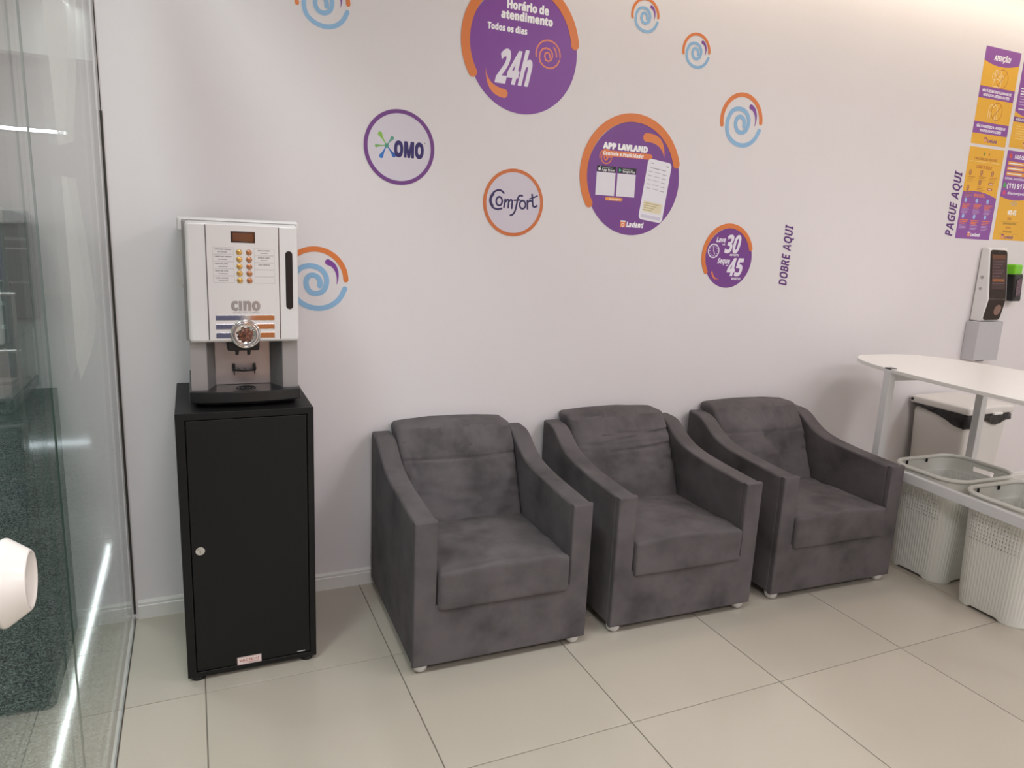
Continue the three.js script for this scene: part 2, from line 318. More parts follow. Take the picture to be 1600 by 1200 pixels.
  for (const y of [0.8, 0.32]) mesh('bar', new THREE.CylinderGeometry(0.014, 0.014, 0.86, 12).rotateZ(Math.PI / 2).translate(-0.01, y, 0), M.brushed, rail);
}
// ------------------------------------------------------------------ armchairs
const suede = [0, 1, 2].map((i) => phys({ color: new THREE.Color(0.126, 0.111, 0.115), roughness: 0.95, sheen: 0.6, sheenRoughness: 0.5, sheenColor: new THREE.Color(0.1, 0.095, 0.1), map: noiseTexture(512, 4, 1.3, 5, [0.84, 0.84, 0.84], 20 + i * 9, 0.07), bumpMap: noiseTexture(256, 40, 0.8, 2, [0.5, 0.5, 0.5], 60), bumpScale: 0.0006 }));
function armchair(cx, cz, turn, width, label, v) {
  const t = thing('armchair', label, 'armchair', [cx, 0, cz], turn, 'dark grey armchairs against the wall');
  const W = width / 2, A = 0.078, D = 0.34, mat = suede[v];
  const uv = (g) => meterUV(g, 1.5);
  // arm side profile: x of the shape is z of the chair
  const prof = new THREE.Shape();
  prof.moveTo(-D, 0.035); prof.lineTo(D - 0.022, 0.035); prof.lineTo(D - 0.022, 0.545);
  prof.bezierCurveTo(D - 0.2, 0.553, 0.0, 0.555, -0.09, 0.578); prof.bezierCurveTo(-0.19, 0.605, -0.2, 0.652, -0.275, 0.662); prof.lineTo(-D, 0.664); prof.lineTo(-D, 0.035);
  const b = 0.011;
  const ag = new THREE.ExtrudeGeometry(prof, { depth: A - 2 * b, bevelEnabled: true, bevelSize: b * 0.8, bevelOffset: -b * 0.8, bevelThickness: b, bevelSegments: 4, curveSegments: 20 });
  ag.rotateY(-Math.PI / 2);                        // shape x -> z, depth -> -x
  for (const s of [-1, 1]) { const g = ag.clone().translate(s < 0 ? -W + A - b : W - b, 0, 0); mesh('arm', uv(g), mat, t); }
  // front: one upholstered U with both arm fronts
  const u = new THREE.Shape(); const y0 = 0.033, yt = 0.547, yi = 0.25;
  u.moveTo(-W, y0); u.lineTo(W, y0); u.lineTo(W, yt); u.lineTo(W - A, yt); u.lineTo(W - A, yi); u.lineTo(-W + A, yi); u.lineTo(-W + A, yt); u.lineTo(-W, yt); u.lineTo(-W, y0);
  const fg = new THREE.ExtrudeGeometry(u, { depth: 0.012, bevelEnabled: true, bevelSize: 0.007, bevelOffset: -0.007, bevelThickness: 0.007, bevelSegments: 4 });
  mesh('front_panel', uv(fg.translate(0, 0, D - 0.024 + 0.007)), mat, t);
  mesh('back_panel', uv(rbox(-W + A - 0.004, W - A + 0.004, 0.035, 0.655, -D + 0.002, -D + 0.06, 0.012, 3)), mat, t);
  mesh('base', rbox(-W + A - 0.004, W - A + 0.004, 0.036, 0.22, -D + 0.05, D - 0.03, 0.006), mat, t);
  // seat cushion: lies between the arms, its front edge hangs over the front panel
  const cw = width - 2 * A - 0.008, z0 = -0.14, z1 = D + 0.014, sd = z1 - z0;
  const sg = softBox(cw, 0.135, sd, 0.014, [44, 16, 44], (p) => {
    const zz = p.z / sd + 0.5, xx = p.x / (cw / 2);
    const up = smooth(-0.05, 0.06, p.y);
    p.y += up * (0.022 * (1 - xx * xx) * smooth(0, 0.35, zz) * (1 - 0.35 * smooth(0.75, 1, zz)) - 0.012 * (1 - zz) + 0.011 * fbm(p.x * 9 + v * 5, p.z * 9, v * 3.1));
    p.z += (zz > 0.9 ? 1 : 0) * 0.004 * fbm(p.x * 8, p.y * 14, 5 + v * 2);
    p.y -= (1 - up) * (zz > 0.85 ? 1 : 0) * 0.006 * fbm(p.x * 6, 2, 9 + v);
    const dz = (zz - 0.93) / 0.012; p.y -= up * 0.0025 * Math.exp(-dz * dz);          // stitched edge
  }).translate(0, 0.297, (z0 + z1) / 2);
  mesh('seat_cushion', uv(sg), mat, t);
  // back cushion: leans back and rolls over the top of the back panel
  const bh = 0.368, bd = 0.12;
  const bg = softBox(cw + 0.002, bh, bd, 0.02, [64, 60, 20], (p) => {
    const yy = p.y / bh + 0.5, xx = p.x / (cw / 2), front = smooth(-0.01, 0.05, p.z);
    let f = 0.026 * (1 - xx * xx) * Math.sin(Math.PI * clamp(yy * 0.95, 0, 1));
    f += 0.012 * fbm(p.x * 8 + v * 11, yy * 5, v * 4.7);
    const cy = 0.69 + 0.018 * fbm(p.x * 4, v * 9, 2), c = (yy - cy) / 0.012; f -= 0.005 * Math.exp(-c * c) * (v === 0 ? 1.3 : 0.7);     // crease across
    if (v === 1) for (const [y0, sl] of [[0.74, 0.25], [0.62, 0.12], [0.8, -0.08]]) { const q = (yy - y0 - sl * p.x) / 0.011; f -= 0.009 * Math.exp(-q * q) * smooth(-0.2, 0.1, p.x); }
    if (v === 2) { const r = Math.hypot(p.x, (yy - 0.62) * bh); f -= 0.02 * Math.exp(-r * r / 0.0009); for (const a of [0.5, 2.2, 3.9, 5.3]) { const al = p.x * Math.cos(a) + (yy - 0.62) * bh * Math.sin(a), ac = -p.x * Math.sin(a) + (yy - 0.62) * bh * Math.cos(a); if (al > 0) f -= 0.005 * Math.exp(-ac * ac / 0.00006 - al / 0.05); } }
    if (v === 0) { const q = (p.x + 0.2 - (0.72 - yy) * 0.08) / 0.012; f -= 0.006 * Math.exp(-q * q) * smooth(0.45, 0.6, yy) * (1 - smooth(0.72, 0.85, yy)); }
    const edge = (Math.abs(xx) > 0.8 ? 1 : 0) * 0.006 * Math.sin(yy * 40 + xx * 3 + v * 2) * smooth(0.2, 0.4, yy) * (1 - smooth(0.6, 0.8, yy)); f += edge * 0.5;
    p.z += front * f;
    p.y += 0.012 * (1 - xx * xx) * smooth(0.8, 1, yy) + 0.004 * fbm(p.x * 6, 3, v * 8) * smooth(0.8, 1, yy);
    p.z += -0.155 * yy - 0.03 * smooth(0.72, 1.05, yy);
  }).translate(0, 0.33 + bh / 2, -0.135);
  mesh('back_cushion', uv(bg), mat, t);
  const dome = new THREE.LatheGeometry([[0, 0], [0.013, 0], [0.021, 0.006], [0.026, 0.016], [0.027, 0.026], [0.026, 0.037], [0, 0.037]].map(([r, y]) => new THREE.Vector2(r, y)), 24);
  const fm = std({ color: new THREE.Color(0.75, 0.74, 0.73), roughness: 0.22, metalness: 0.35 });
  for (const sx of [-1, 1]) for (const sz of [-1, 1]) { const f = mesh('foot', dome, fm, t); f.position.set(sx * (W - 0.035), 0, sz > 0 ? D - 0.035 : -D + 0.05); }
  return t;
}
armchair(0.960, 0.372, -0.025, 0.646, 'dark grey suede armchair beside the black cabinet, leftmost of the three', 0);
armchair(1.727, 0.377, -0.032, 0.652, 'dark grey suede armchair with wrinkled back cushion, middle of the three', 1);
armchair(2.518, 0.387, -0.042, 0.668, 'dark grey suede armchair with a pinched tuft in its back cushion, beside the laundry baskets', 2);

// ------------------------------------------------------------------ black cabinet
{
  const x0 = -0.05, x1 = 0.352, y0 = 0.016, y1 = 0.893, z0 = 0.025, z1 = 0.487;
  const c = thing('steel_cabinet', 'tall narrow black steel cabinet carrying the coffee machine', 'cabinet', [(x0 + x1) / 2, 0, (z0 + z1) / 2]);
  const k = 0.026;
  part('body', mergeGeometries([rbox(x0, x1, y0, y1, z0, z1 - 0.03, 0.003), rbox(x0, x0 + k, y0, y1, z1 - 0.032, z1, 0.002), rbox(x1 - k + 0.006, x1, y0, y1, z1 - 0.032, z1, 0.002), rbox(x0 + k - 0.002, x1 - k + 0.008, y1 - 0.022, y1, z1 - 0.032, z1, 0.002), rbox(x0 + k - 0.002, x1 - k + 0.008, y0, y0 + 0.016, z1 - 0.032, z1, 0.002)].map((g) => meterUV(g, 3))), M.blackSteel, c);
  const d = part('door', meterUV(rbox(x0 + k + 0.002, x1 - k + 0.004, y0 + 0.0185, y1 - 0.0245, z1 - 0.026, z1 - 0.0015, 0.002), 3), M.blackSteel, c);
  const lk = mesh('lock', mergeGeometries([new THREE.CylinderGeometry(0.0135, 0.014, 0.005, 24).rotateX(Math.PI / 2), new THREE.CylinderGeometry(0.009, 0.009, 0.004, 20).rotateX(Math.PI / 2).translate(0, 0, 0.004)]), M.chrome, d); lk.position.set(0.003 - c.position.x, 0.451, z1 - c.position.z + 0.001); lk.userData.label = 'chrome lock';
  const kh = mesh('keyhole', new THREE.BoxGeometry(0.0018, 0.009, 0.001), M.blackMatte, lk); kh.position.z = 0.0062; kh.removeFromParent(); d.add(kh); kh.position.set(lk.position.x, lk.position.y, lk.position.z + 0.0062);
  const plate = canvasTexture(512, 192, (g, w, h) => { g.fillStyle = '#e9dcd8'; g.fillRect(0, 0, w, h); g.strokeStyle = '#b8514a'; g.lineWidth = 8; g.strokeRect(10, 10, w - 20, h - 20); print(g, 'VACECHI', 40, 118, 92, 430, { color: '#b23a34' }); g.fillStyle = '#c2564e'; g.fillRect(120, 138, 330, 10); print(g, 'CAFE E MAQUINAS', 230, 168, 22, 230, { color: '#777' }); });
  const pl = mesh('label_plate', new THREE.BoxGeometry(0.075, 0.027, 0.001), [M.white, M.white, M.white, M.white, std({ map: plate, roughness: 0.4 }), M.white], d); pl.position.set(0.136 - c.position.x, 0.045, z1 - c.position.z - 0.001);
  const sc = mesh('paint_chip', new THREE.BoxGeometry(0.026, 0.002, 0.0008), M.white, d); sc.position.set(0.302 - c.position.x, 0.041, z1 - c.position.z - 0.0013); sc.userData.label = 'small chip in the black paint';
  for (const x of [x0 + 0.03, x1 - 0.03]) for (const z of [z0 + 0.03, z1 - 0.025]) part('foot', new THREE.CylinderGeometry(0.017, 0.02, 0.018, 20).translate(x, 0.009, z), M.blackPlastic, c);
}
// ------------------------------------------------------------------ coffee machine
{
  const Y0 = 0.893, zd = 0.435;
  const c = thing('coffee_machine', 'white and silver coffee machine with black drip tray on the black cabinet', 'coffee machine', [0.16, Y0, 0.24]);
  const whiteM = phys({ color: new THREE.Color(0.76, 0.735, 0.73), roughness: 0.22, clearcoat: 0.3, clearcoatRoughness: 0.08 });
  part('body', rbox(-0.008, 0.319, 1.1, 1.46, 0.06, 0.408, 0.006), M.silver, c);
  part('top_lid', rbox(-0.02, 0.325, 1.425, 1.468, 0.055, 0.404, 0.008, 3), whiteM, c);
  part('rear_column', rbox(0.0, 0.316, 0.94, 1.105, 0.06, 0.332, 0.004), M.silver, c);
  const col = (pts) => { const s = new THREE.Shape(pts.map(([x, z]) => new THREE.Vector2(x, -z))); const g = new THREE.ExtrudeGeometry(s, { depth: 0.163, bevelEnabled: false }); g.rotateX(-Math.PI / 2); return g.translate(0, 0.942, 0); };
  const L = part('side_column', col([[0, 0.33], [0, 0.406], [0.046, 0.406], [0.046, 0.33]]), M.silver, c);
  const R = part('side_column', col([[0.27, 0.33], [0.27, 0.406], [0.316, 0.406], [0.316, 0.33]]), M.silver, c);
  part('inner_cheek', col([[0.046, 0.3315], [0.046, 0.4045], [0.0475, 0.4045], [0.07, 0.3335], [0.07, 0.3315]]), M.silverDark, L, c);
  part('inner_cheek', col([[0.238, 0.3315], [0.238, 0.3335], [0.2685, 0.4045], [0.27, 0.4045], [0.27, 0.3315]]), M.silverDark, R, c);
  part('niche_plate', rbox(0.071, 0.237, 0.946, 1.098, 0.331, 0.3345, 0.001), std({ color: new THREE.Color(0.5, 0.45, 0.43), roughness: 0.25, metalness: 0.6 }), c);
  // door with its printed centre panel
  const door = part('door', rbox(0.0, 0.319, 1.097, 1.457, 0.409, zd, 0.012, 5), whiteM, c);
  const panelTex = canvasTexture(816, 1376, (g, w, h) => {
    // 4000 px per metre; x from 0.057 to 0.261, y from 1.449 down to 1.105
    const X = (x) => (x - 0.057) * 4000, Y = (y) => (1.449 - y) * 4000;
    g.fillStyle = '#e3dfde'; g.fillRect(0, 0, w, h);
    const left = [['CAPPUCCINO CREMOSO', 'com chocolate'], ['CAPPUCCINO CREMOSO', 'com chocolate'], ['CHOCOLATE', 'quente'], ['CAFE COM LEITE', 'cremoso'], ['CAFE LONGO', 'natural']], right = [['MOCACCINO', 'cremoso'], ['EXPRESSO LONGO', 'expresso'], ['CAFE EXPRESSO', ''], ['', ''], ['', '']];
    for (let i = 0; i < 5; i++) {
      const y = 1.383 - i * 0.0213;
      g.strokeStyle = 'rgba(120,115,115,0.45)'; g.lineWidth = 3;
      g.strokeRect(X(0.074), Y(y), 0.058 * 4000, 0.019 * 4000); g.strokeRect(X(0.19), Y(y - 0.001), 0.058 * 4000, 0.019 * 4000);
      print(g, left[i][0], X(0.079), Y(y - 0.0075), 22, (i < 2 ? 0.047 : 0.036) * 4000, { color: '#4a4644' }); print(g, left[i][1], X(0.088), Y(y - 0.015), 20, 0.026 * 4000, { color: '#5c5856' });
      if (right[i][0]) { print(g, right[i][0], X(0.201), Y(y - 0.0085), 22, 0.034 * 4000, { color: '#4a4644' }); if (right[i][1]) print(g, right[i][1], X(0.207), Y(y - 0.0155), 18, 0.022 * 4000, { color: '#5c5856' }); }
    }
    print(g, 'made for coffee', X(0.124), Y(1.186), 20, 0.076 * 4000, { color: '#8d8785' });
  });
  part('printed_panel', box(0.057, 0.261, 1.105, 1.449, zd - 0.001, zd + 0.0004), [whiteM, whiteM, whiteM, whiteM, phys({ map: panelTex, roughness: 0.22, clearcoat: 0.3, clearcoatRoughness: 0.08, color: new THREE.Color(1, 0.985, 0.98) }), whiteM], door, c);
  for (const x of [0.056, 0.262]) part('trim_line', rbox(x - 0.0016, x + 0.0016, 1.106, 1.448, zd - 0.002, zd + 0.0012, 0.001), std({ color: new THREE.Color(0.25, 0.24, 0.24), metalness: 1, roughness: 0.2 }), door, c);
  const disp = part('display', rbox(0.125, 0.194, 1.398, 1.432, zd - 0.002, zd + 0.0016, 0.0016), phys({ color: new THREE.Color(0.045, 0.02, 0.01), roughness: 0.06, clearcoat: 1, clearcoatRoughness: 0.03 }), door, c);
  part('display_window', box(0.131, 0.188, 1.403, 1.427, zd + 0.0014, zd + 0.0018), phys({ color: new THREE.Color(0.17, 0.065, 0.03), roughness: 0.1 }), disp, c);
  const gold = std({ color: S(222, 178, 104), roughness: 0.22, metalness: 0.75 }), copper = std({ color: S(196, 138, 100), roughness: 0.25, metalness: 0.7 });
  for (let i = 0; i < 5; i++) for (const [x, m] of [[0.1475, gold], [0.1752, copper]]) {
    const b = mesh('button', new THREE.LatheGeometry([[0, 0.004], [0.006, 0.0036], [0.0082, 0.0022], [0.0088, 0], [0, 0]].map(([r, y]) => new THREE.Vector2(r, y)), 24).rotateX(Math.PI / 2), m, door);
    b.position.set(x - c.position.x, 1.37 - i * 0.021 - Y0, zd + 0.0003 - c.position.z);
  }
  // raised chrome lettering
  const tg = new TextGeometry('cıno', { font, size: 0.03, depth: 0.0012, curveSegments: 6, bevelEnabled: true, bevelSize: 0.0017, bevelThickness: 0.0006, bevelSegments: 2 }); tg.computeBoundingBox(); const bb = tg.boundingBox;
  tg.translate(-bb.min.x, -bb.min.y, 0); tg.scale(0.084 / (bb.max.x - bb.min.x), 0.031 / (bb.max.y - bb.min.y), 1); tg.translate(0.12, 1.194, zd + 0.0002);
  part('lettering', tg, std({ color: new THREE.Color(0.5, 0.47, 0.46), metalness: 0.55, roughness: 0.25 }), door, c);
  for (let i = 0; i < 3; i++) part('mirror_strip', rbox(0.075, 0.245, 1.1645 - i * 0.0273, 1.181 - i * 0.0265, zd - 0.001, zd + 0.0014, 0.001), std({ color: new THREE.Color(0.78, 0.76, 0.75), metalness: 1, roughness: 0.06 }), door, c);
  const slot = new THREE.Shape(); { const r = 0.0098, xa = 0.291, ya = 1.377 - r, yb = 1.2 + r; slot.absarc(xa, ya, r, 0, Math.PI); slot.absarc(xa, yb, r, Math.PI, 2 * Math.PI); }
  part('cup_slot', new THREE.ExtrudeGeometry(slot, { depth: 0.0016, bevelEnabled: true, bevelSize: 0.0008, bevelThickness: 0.0006, bevelSegments: 2 }).translate(0, 0, zd - 0.001), M.blackPlastic, door, c);
  // bean window: chrome ring, clear dome, beans behind it
  const wx = 0.159, wy = 1.122, wr = 0.042;
  const win = part('bean_window', new THREE.TorusGeometry(wr - 0.002, 0.0045, 14, 48).translate(wx, wy, zd + 0.002), M.chrome, door, c);
  part('bean_cup', new THREE.LatheGeometry([[0, 0.0015], [0.02, 0.0015], [0.027, 0.004], [0.0365, 0.0085], [0.0365, 0.001], [0, 0.001]].map(([r, y]) => new THREE.Vector2(r, y)), 40).rotateX(Math.PI / 2).translate(wx, wy, zd), M.chrome, door, c);
  const dome = new THREE.SphereGeometry(wr - 0.002, 40, 16, 0, Math.PI * 2, 0, Math.PI / 2); dome.scale(1, 0.62, 1); dome.rotateX(Math.PI / 2); dome.translate(wx, wy, zd + 0.003);
  part('dome', dome, phys({ color: 0xffffff, transmission: 1, thickness: 0, roughness: 0.02, ior: 1.5 }), win, c);
  const beanG = new THREE.SphereGeometry(0.0052, 12, 8); { const p = beanG.attributes.position; for (let i = 0; i < p.count; i++) { const x = p.getX(i), y = p.getY(i), z = p.getZ(i); p.setXYZ(i, x, y * 0.72, z > 0 ? z * 0.55 - 0.0012 * Math.exp(-y * y / 4e-7) : z * 0.6); } beanG.computeVertexNormals(); }
  const beanM = [0, 1, 2].map((i) => std({ color: S([110, 92, 132][i], [58, 46, 74][i], [36, 30, 46][i]), roughness: 0.35 }));
  for (let i = 0; i < 34; i++) { const a = i * 2.39996, r = 0.021 * Math.sqrt((i + 0.3) / 34), b = mesh('coffee_bean', beanG, beanM[i % 3], win); b.position.set(wx + r * Math.cos(a) - c.position.x, wy + r * Math.sin(a) - 0.002 - Y0, zd + 0.006 + 0.004 * (1 - r / 0.021) - c.position.z); b.rotation.set(rnd() * 0.7 - 0.35, rnd() * 0.7 - 0.35, rnd() * 6.28); }
  part('spout_block', rbox(0.106, 0.2, 1.068, 1.098, 0.335, 0.42, 0.005), M.blackPlastic, c);
  for (const x of [0.135, 0.17]) part('nozzle', new THREE.CylinderGeometry(0.006, 0.005, 0.02, 14).translate(x, 1.06, 0.385), M.blackPlastic, c);
  // cup rest: slotted half disc on two lugs
  const cr = new THREE.Shape(); cr.moveTo(-0.036, 0); cr.lineTo(0.036, 0); cr.bezierCurveTo(0.036, 0.03, 0.02, 0.04, 0, 0.042); cr.bezierCurveTo(-0.02, 0.04, -0.036, 0.03, -0.036, 0);
  for (const r of [0.012, 0.022, 0.03]) for (const s of [-0.018, 0, 0.018]) { const h = new THREE.Path(); h.absellipse(s, r, 0.006, 0.0025, 0, Math.PI * 2); cr.holes.push(h); }
  const rest = part('cup_rest', new THREE.ExtrudeGeometry(cr, { depth: 0.004, bevelEnabled: true, bevelSize: 0.001, bevelThickness: 0.001, bevelSegments: 1 }).rotateX(Math.PI / 2).translate(0.158, 0.999, 0.337), M.blackPlastic, c);
  for (const x of [0.126, 0.188]) part('lug', rbox(x - 0.0045, x + 0.0045, 0.99, 1.014, 0.334, 0.344, 0.0015), M.blackPlastic, rest, c);
  for (const x of [0.127, 0.189]) part('hook', rbox(x - 0.0015, x + 0.0015, 0.978, 0.995, 0.343, 0.347, 0.0007), M.blackPlastic, rest, c);
  // drip tray bowed at the front
  const tray = (x0, x1, zb, bow, y0, y1) => { const s = new THREE.Shape(); s.moveTo(x0, -0.06); s.lineTo(x1, -0.06); s.lineTo(x1, -zb + 0.01); s.quadraticCurveTo(x1, -zb, x1 - 0.01, -zb - 0.002); s.bezierCurveTo(x1 - 0.09, -zb - bow, x0 + 0.09, -zb - bow, x0 + 0.01, -zb - 0.002); s.quadraticCurveTo(x0, -zb, x0, -zb + 0.01); s.lineTo(x0, -0.06); const g = new THREE.ExtrudeGeometry(s, { depth: y1 - y0 - 0.006, bevelEnabled: true, bevelSize: 0.003, bevelOffset: -0.003, bevelThickness: 0.003, bevelSegments: 3, curveSegments: 16 }); g.rotateX(-Math.PI / 2); return g.translate(0, y0 + 0.003, 0); };
  part('base', tray(0.01, 0.31, 0.385, 0.03, Y0, 0.914), M.blackMatte, c);
  const dt = part('drip_tray', tray(-0.006, 0.322, 0.43, 0.03, 0.91, 0.945), M.blackPlastic, c);
  part('drip_ring', mergeGeometries([0.008, 0.018, 0.028].map((r) => new THREE.TorusGeometry(r, 0.0016, 8, 36).rotateX(Math.PI / 2).translate(0.158, 0.9452, 0.395))), M.blackMatte, dt, c);
  part('side_lock', new THREE.CylinderGeometry(0.005, 0.005, 0.004, 14).rotateZ(Math.PI / 2).translate(-0.009, 1.26, 0.34), M.chrome, c);
}
// ------------------------------------------------------------------ wall decals
{
  const arc = arcPts(0, -0.005, 0.114, 193, 1), sp = [[0.11, -0.037], [0.09, -0.074], [0.058, -0.1], [0.015, -0.111], [-0.034, -0.101], [-0.07, -0.072], [-0.081, -0.035], [-0.076, 0.005], [-0.054, 0.036], [-0.019, 0.047], [0.018, 0.037], [0.038, 0.014], [0.042, -0.013], [0.031, -0.043], [0.003, -0.056], [-0.021, -0.047], [-0.033, -0.021], [-0.028, 0.003], [-0.011, 0.013], [0.009, 0.006], [0.018, -0.012], [0.017, -0.026]];
  const gArc = strokeGeo(arc, 0.0195), gSp = strokeGeo(sp, 0.0195, 0.0008, 200), gDrop = strokeGeo([[0.048, 0.062], [0.066, 0.052], [0.08, 0.028], [0.083, -0.002], [0.08, -0.02]], (t) => 0.0205 * (1 - t) + 0.0015, 0.0008, 40);
  for (const [x, y, k, label] of [[2.366, 2.027, 1, 'largest free blue swirl decal with orange arc, right of the 24h sticker'], [2.077, 2.286, 0.61, 'small blue swirl decal with orange arc, lower of the two small ones'], [1.80, 2.387, 0.57, 'small blue swirl decal cut by the top of the photo, right of the 24h sticker'], [0.472, 2.232, 0.78, 'blue swirl decal at the top edge, above the coffee machine'], [0.436, 1.266, 1, 'blue swirl decal half hidden behind the coffee machine']]) {
    const t = thing('swirl_decal', label, 'decal', [x, y, 0.0004], 0, 'blue swirl decals on the wall');
    for (const [n, g, m] of [['arc', gArc, M.orange], ['swirl', gSp, M.blue], ['drop', gDrop, M.purple]]) mesh(n, g, m, t).scale.set(k, k, 1);
  }
  // round stickers: printed disc plus a raised-edge arc that runs past the disc
  const disc = (r, draw, px = 1024) => {
    const tex = canvasTexture(px, px, (g) => { g.translate(px / 2, px / 2); const s = px / (2 * r); draw(g, s); });
    const gm = new THREE.CylinderGeometry(r, r, 0.0008, 96).rotateY(Math.PI / 2).rotateX(Math.PI / 2);
    const cap = new THREE.CircleGeometry(r, 96).translate(0, 0, 0.00045);
    return [gm, cap, std({ map: tex, roughness: 0.4 })];
  };
  const sticker = (name, label, x, y, r, edge, draw) => {
    const t = thing(name, label, 'sticker', [x, y, 0.0006]);
    const [g, cap, m] = disc(r, draw); mesh('disc', g, edge, t); mesh('printed_face', cap, m, t);
    return t;
  };
  const swirl = (g, s, x, y, k, col, lw) => { g.save(); g.translate(x * s, -y * s); g.strokeStyle = col; g.lineWidth = lw * s; g.lineCap = 'round'; g.beginPath(); sp.forEach(([a, b], i) => { const X = a * k * s, Y = -b * k * s; if (i) g.lineTo(X, Y); else g.moveTo(X, Y); }); g.stroke(); g.beginPath(); g.arc(0, 0.005 * k * s, 0.114 * k * s, Math.PI * 0.93, Math.PI * 2.02); g.stroke(); g.beginPath(); g.moveTo(0.05 * k * s, -0.058 * k * s); g.quadraticCurveTo(0.075 * k * s, -0.045 * k * s, 0.08 * k * s, 0.01 * k * s); g.stroke(); g.restore(); };
  const logo = (g, s, x, y, h, w, col = '#fff') => { g.fillStyle = '#f08a4a'; g.fillRect(x * s, -(y + h) * s, h * s, h * s); g.fillStyle = col; g.fillRect(x * s, -(y + h * 1.12) * s, h * s, h * 0.24 * s); g.strokeStyle = '#fff'; g.lineWidth = 0.0025 * s; g.beginPath(); g.arc((x + h / 2) * s, -(y + h * 0.4) * s, h * 0.24 * s, 0, 6.3); g.stroke(); print(g, 'Lavland', (x + h * 1.15) * s, -(y + h * 0.08) * s, h * 1.15 * s, w * s, { color: col, slant: 0.12, heavy: 0.002 * s }); };
  // opening hours
  {
    const t = sticker('opening_hours_sticker', 'large round purple sticker reading 24h, cut by the top edge', 1.25, 2.171, 0.236, M.purple, (g, s) => {
      g.fillStyle = '#85459f'; g.fillRect(-600, -600, 1200, 1200);
      const P = (t, x, y, size, w, o) => print(g, t, x * s, -y * s, size * s, w * s, o);
      P('Horário de', -0.082, 0.145, 0.04, 0.182, { heavy: 0.0032 * s }); P('atendimento', -0.104, 0.107, 0.04, 0.224, { heavy: 0.0032 * s }); P('Todos os dias', -0.158, 0.06, 0.031, 0.168, { heavy: 0.002 * s });
      P('24h', -0.122, -0.127, 0.168, 0.15, { slant: 0.22, heavy: 0.008 * s, color: '#efe9f4' });
      swirl(g, s, 0.106, 0.002, 0.47, '#ec8a62', 0.006);
      g.fillStyle = '#ee8c4e'; g.beginPath(); g.moveTo(-0.16 * s, 0.078 * s); g.quadraticCurveTo(-0.155 * s, 0.14 * s, -0.085 * s, 0.15 * s); g.arc(-0.08 * s, 0.167 * s, 0.017 * s, -Math.PI / 2, Math.PI / 2); g.quadraticCurveTo(-0.16 * s, 0.178 * s, -0.16 * s, 0.078 * s); g.fill();
    });
    mesh('arc', strokeGeo(arcPts(-0.01, 0.018, 0.237, 211, 8, 50), 0.036, 0.0008, 140).translate(0, 0, 0.0006), M.orange, t);
  }
  // app sticker (codes left out: their white fields stay blank)
  {
    const t = sticker('app_sticker', 'large round purple sticker reading APP LAVLAND with a white phone', 1.805, 1.722, 0.24, M.purple, (g, s) => {
      g.fillStyle = '#7c4494'; g.fillRect(-600, -600, 1200, 1200);
      const P = (t, x, y, size, w, o) => print(g, t, x * s, -y * s, size * s, w * s, o);
      const pill = (x0, y0, x1, y1, h, c) => { g.strokeStyle = c; g.lineWidth = h * s; g.lineCap = 'round'; g.beginPath(); g.moveTo(x0 * s, -y0 * s); g.lineTo(x1 * s, -y1 * s); g.stroke(); };
      pill(-0.158, 0.098, 0.075, 0.1, 0.024, '#e8824a'); swirl(g, s, -0.15, 0.084, 0.26, '#e8824a', 0.005);
      P('APP LAVLAND', -0.165, 0.117, 0.032, 0.225, { heavy: 0.004 * s }); P('Controle e Praticidade!', -0.165, 0.091, 0.02, 0.205, { heavy: 0.001 * s, slant: 0.1 });
      for (const [x, t1, t2] of [[-0.19, 'Disponível na', 'App Store'], [-0.086, 'Disponível no', 'Google Play']]) {
        g.fillStyle = '#1c1a20'; g.fillRect(x * s, -0.045 * s, 0.095 * s, 0.024 * s); P(t1, x + 0.026, 0.036, 0.007, 0.05, { weight: 'normal' }); P(t2, x + 0.025, 0.0245, 0.013, 0.064);
        g.fillStyle = '#f2eef5'; if (x < -0.1) { g.beginPath(); g.ellipse((x + 0.013) * s, -0.031 * s, 0.0065 * s, 0.007 * s, 0, 0, 7); g.fill(); g.beginPath(); g.ellipse((x + 0.016) * s, -0.0405 * s, 0.0015 * s, 0.0035 * s, 0.5, 0, 7); g.fill(); } else { g.fillStyle = '#57c8a0'; g.beginPath(); g.moveTo((x + 0.007) * s, -0.041 * s); g.lineTo((x + 0.02) * s, -0.033 * s); g.lineTo((x + 0.007) * s, -0.025 * s); g.fill(); }
        g.fillStyle = '#ece8f0'; g.fillRect(x * s, -0.019 * s, 0.094 * s, 0.096 * s);
      }
      pill(-0.132, -0.09, -0.058, -0.09, 0.014, '#f0a050'); P('Baixe agora', -0.118, -0.0935, 0.01, 0.056, { color: '#fff0d8' });
      logo(g, s, -0.053, -0.207, 0.026, 0.09);
      // phone, tilted
      g.save(); g.translate(0.116 * s, 0.043 * s); g.rotate(0.115); g.fillStyle = '#efedf4'; g.beginPath(); g.roundRect(-0.064 * s, -0.132 * s, 0.128 * s, 0.264 * s, 0.018 * s); g.fill();
      const ln = (x, y, w, c = '#8c8896') => { g.fillStyle = c; g.fillRect(x * s, y * s, w * s, 0.0028 * s); };
      ln(-0.048, -0.116, 0.016); ln(0.036, -0.116, 0.014, '#333'); ln(-0.044, -0.096, 0.05); ln(0.012, -0.096, 0.026); for (let i = 0; i < 5; i++) { ln(-0.05, -0.08 + i * 0.018, 0.02, '#b5b1bd'); ln(-0.02, -0.08 + i * 0.018, 0.034, '#c2bfc8'); ln(0.024, -0.078 + i * 0.018, 0.022, '#a8a4b0'); }
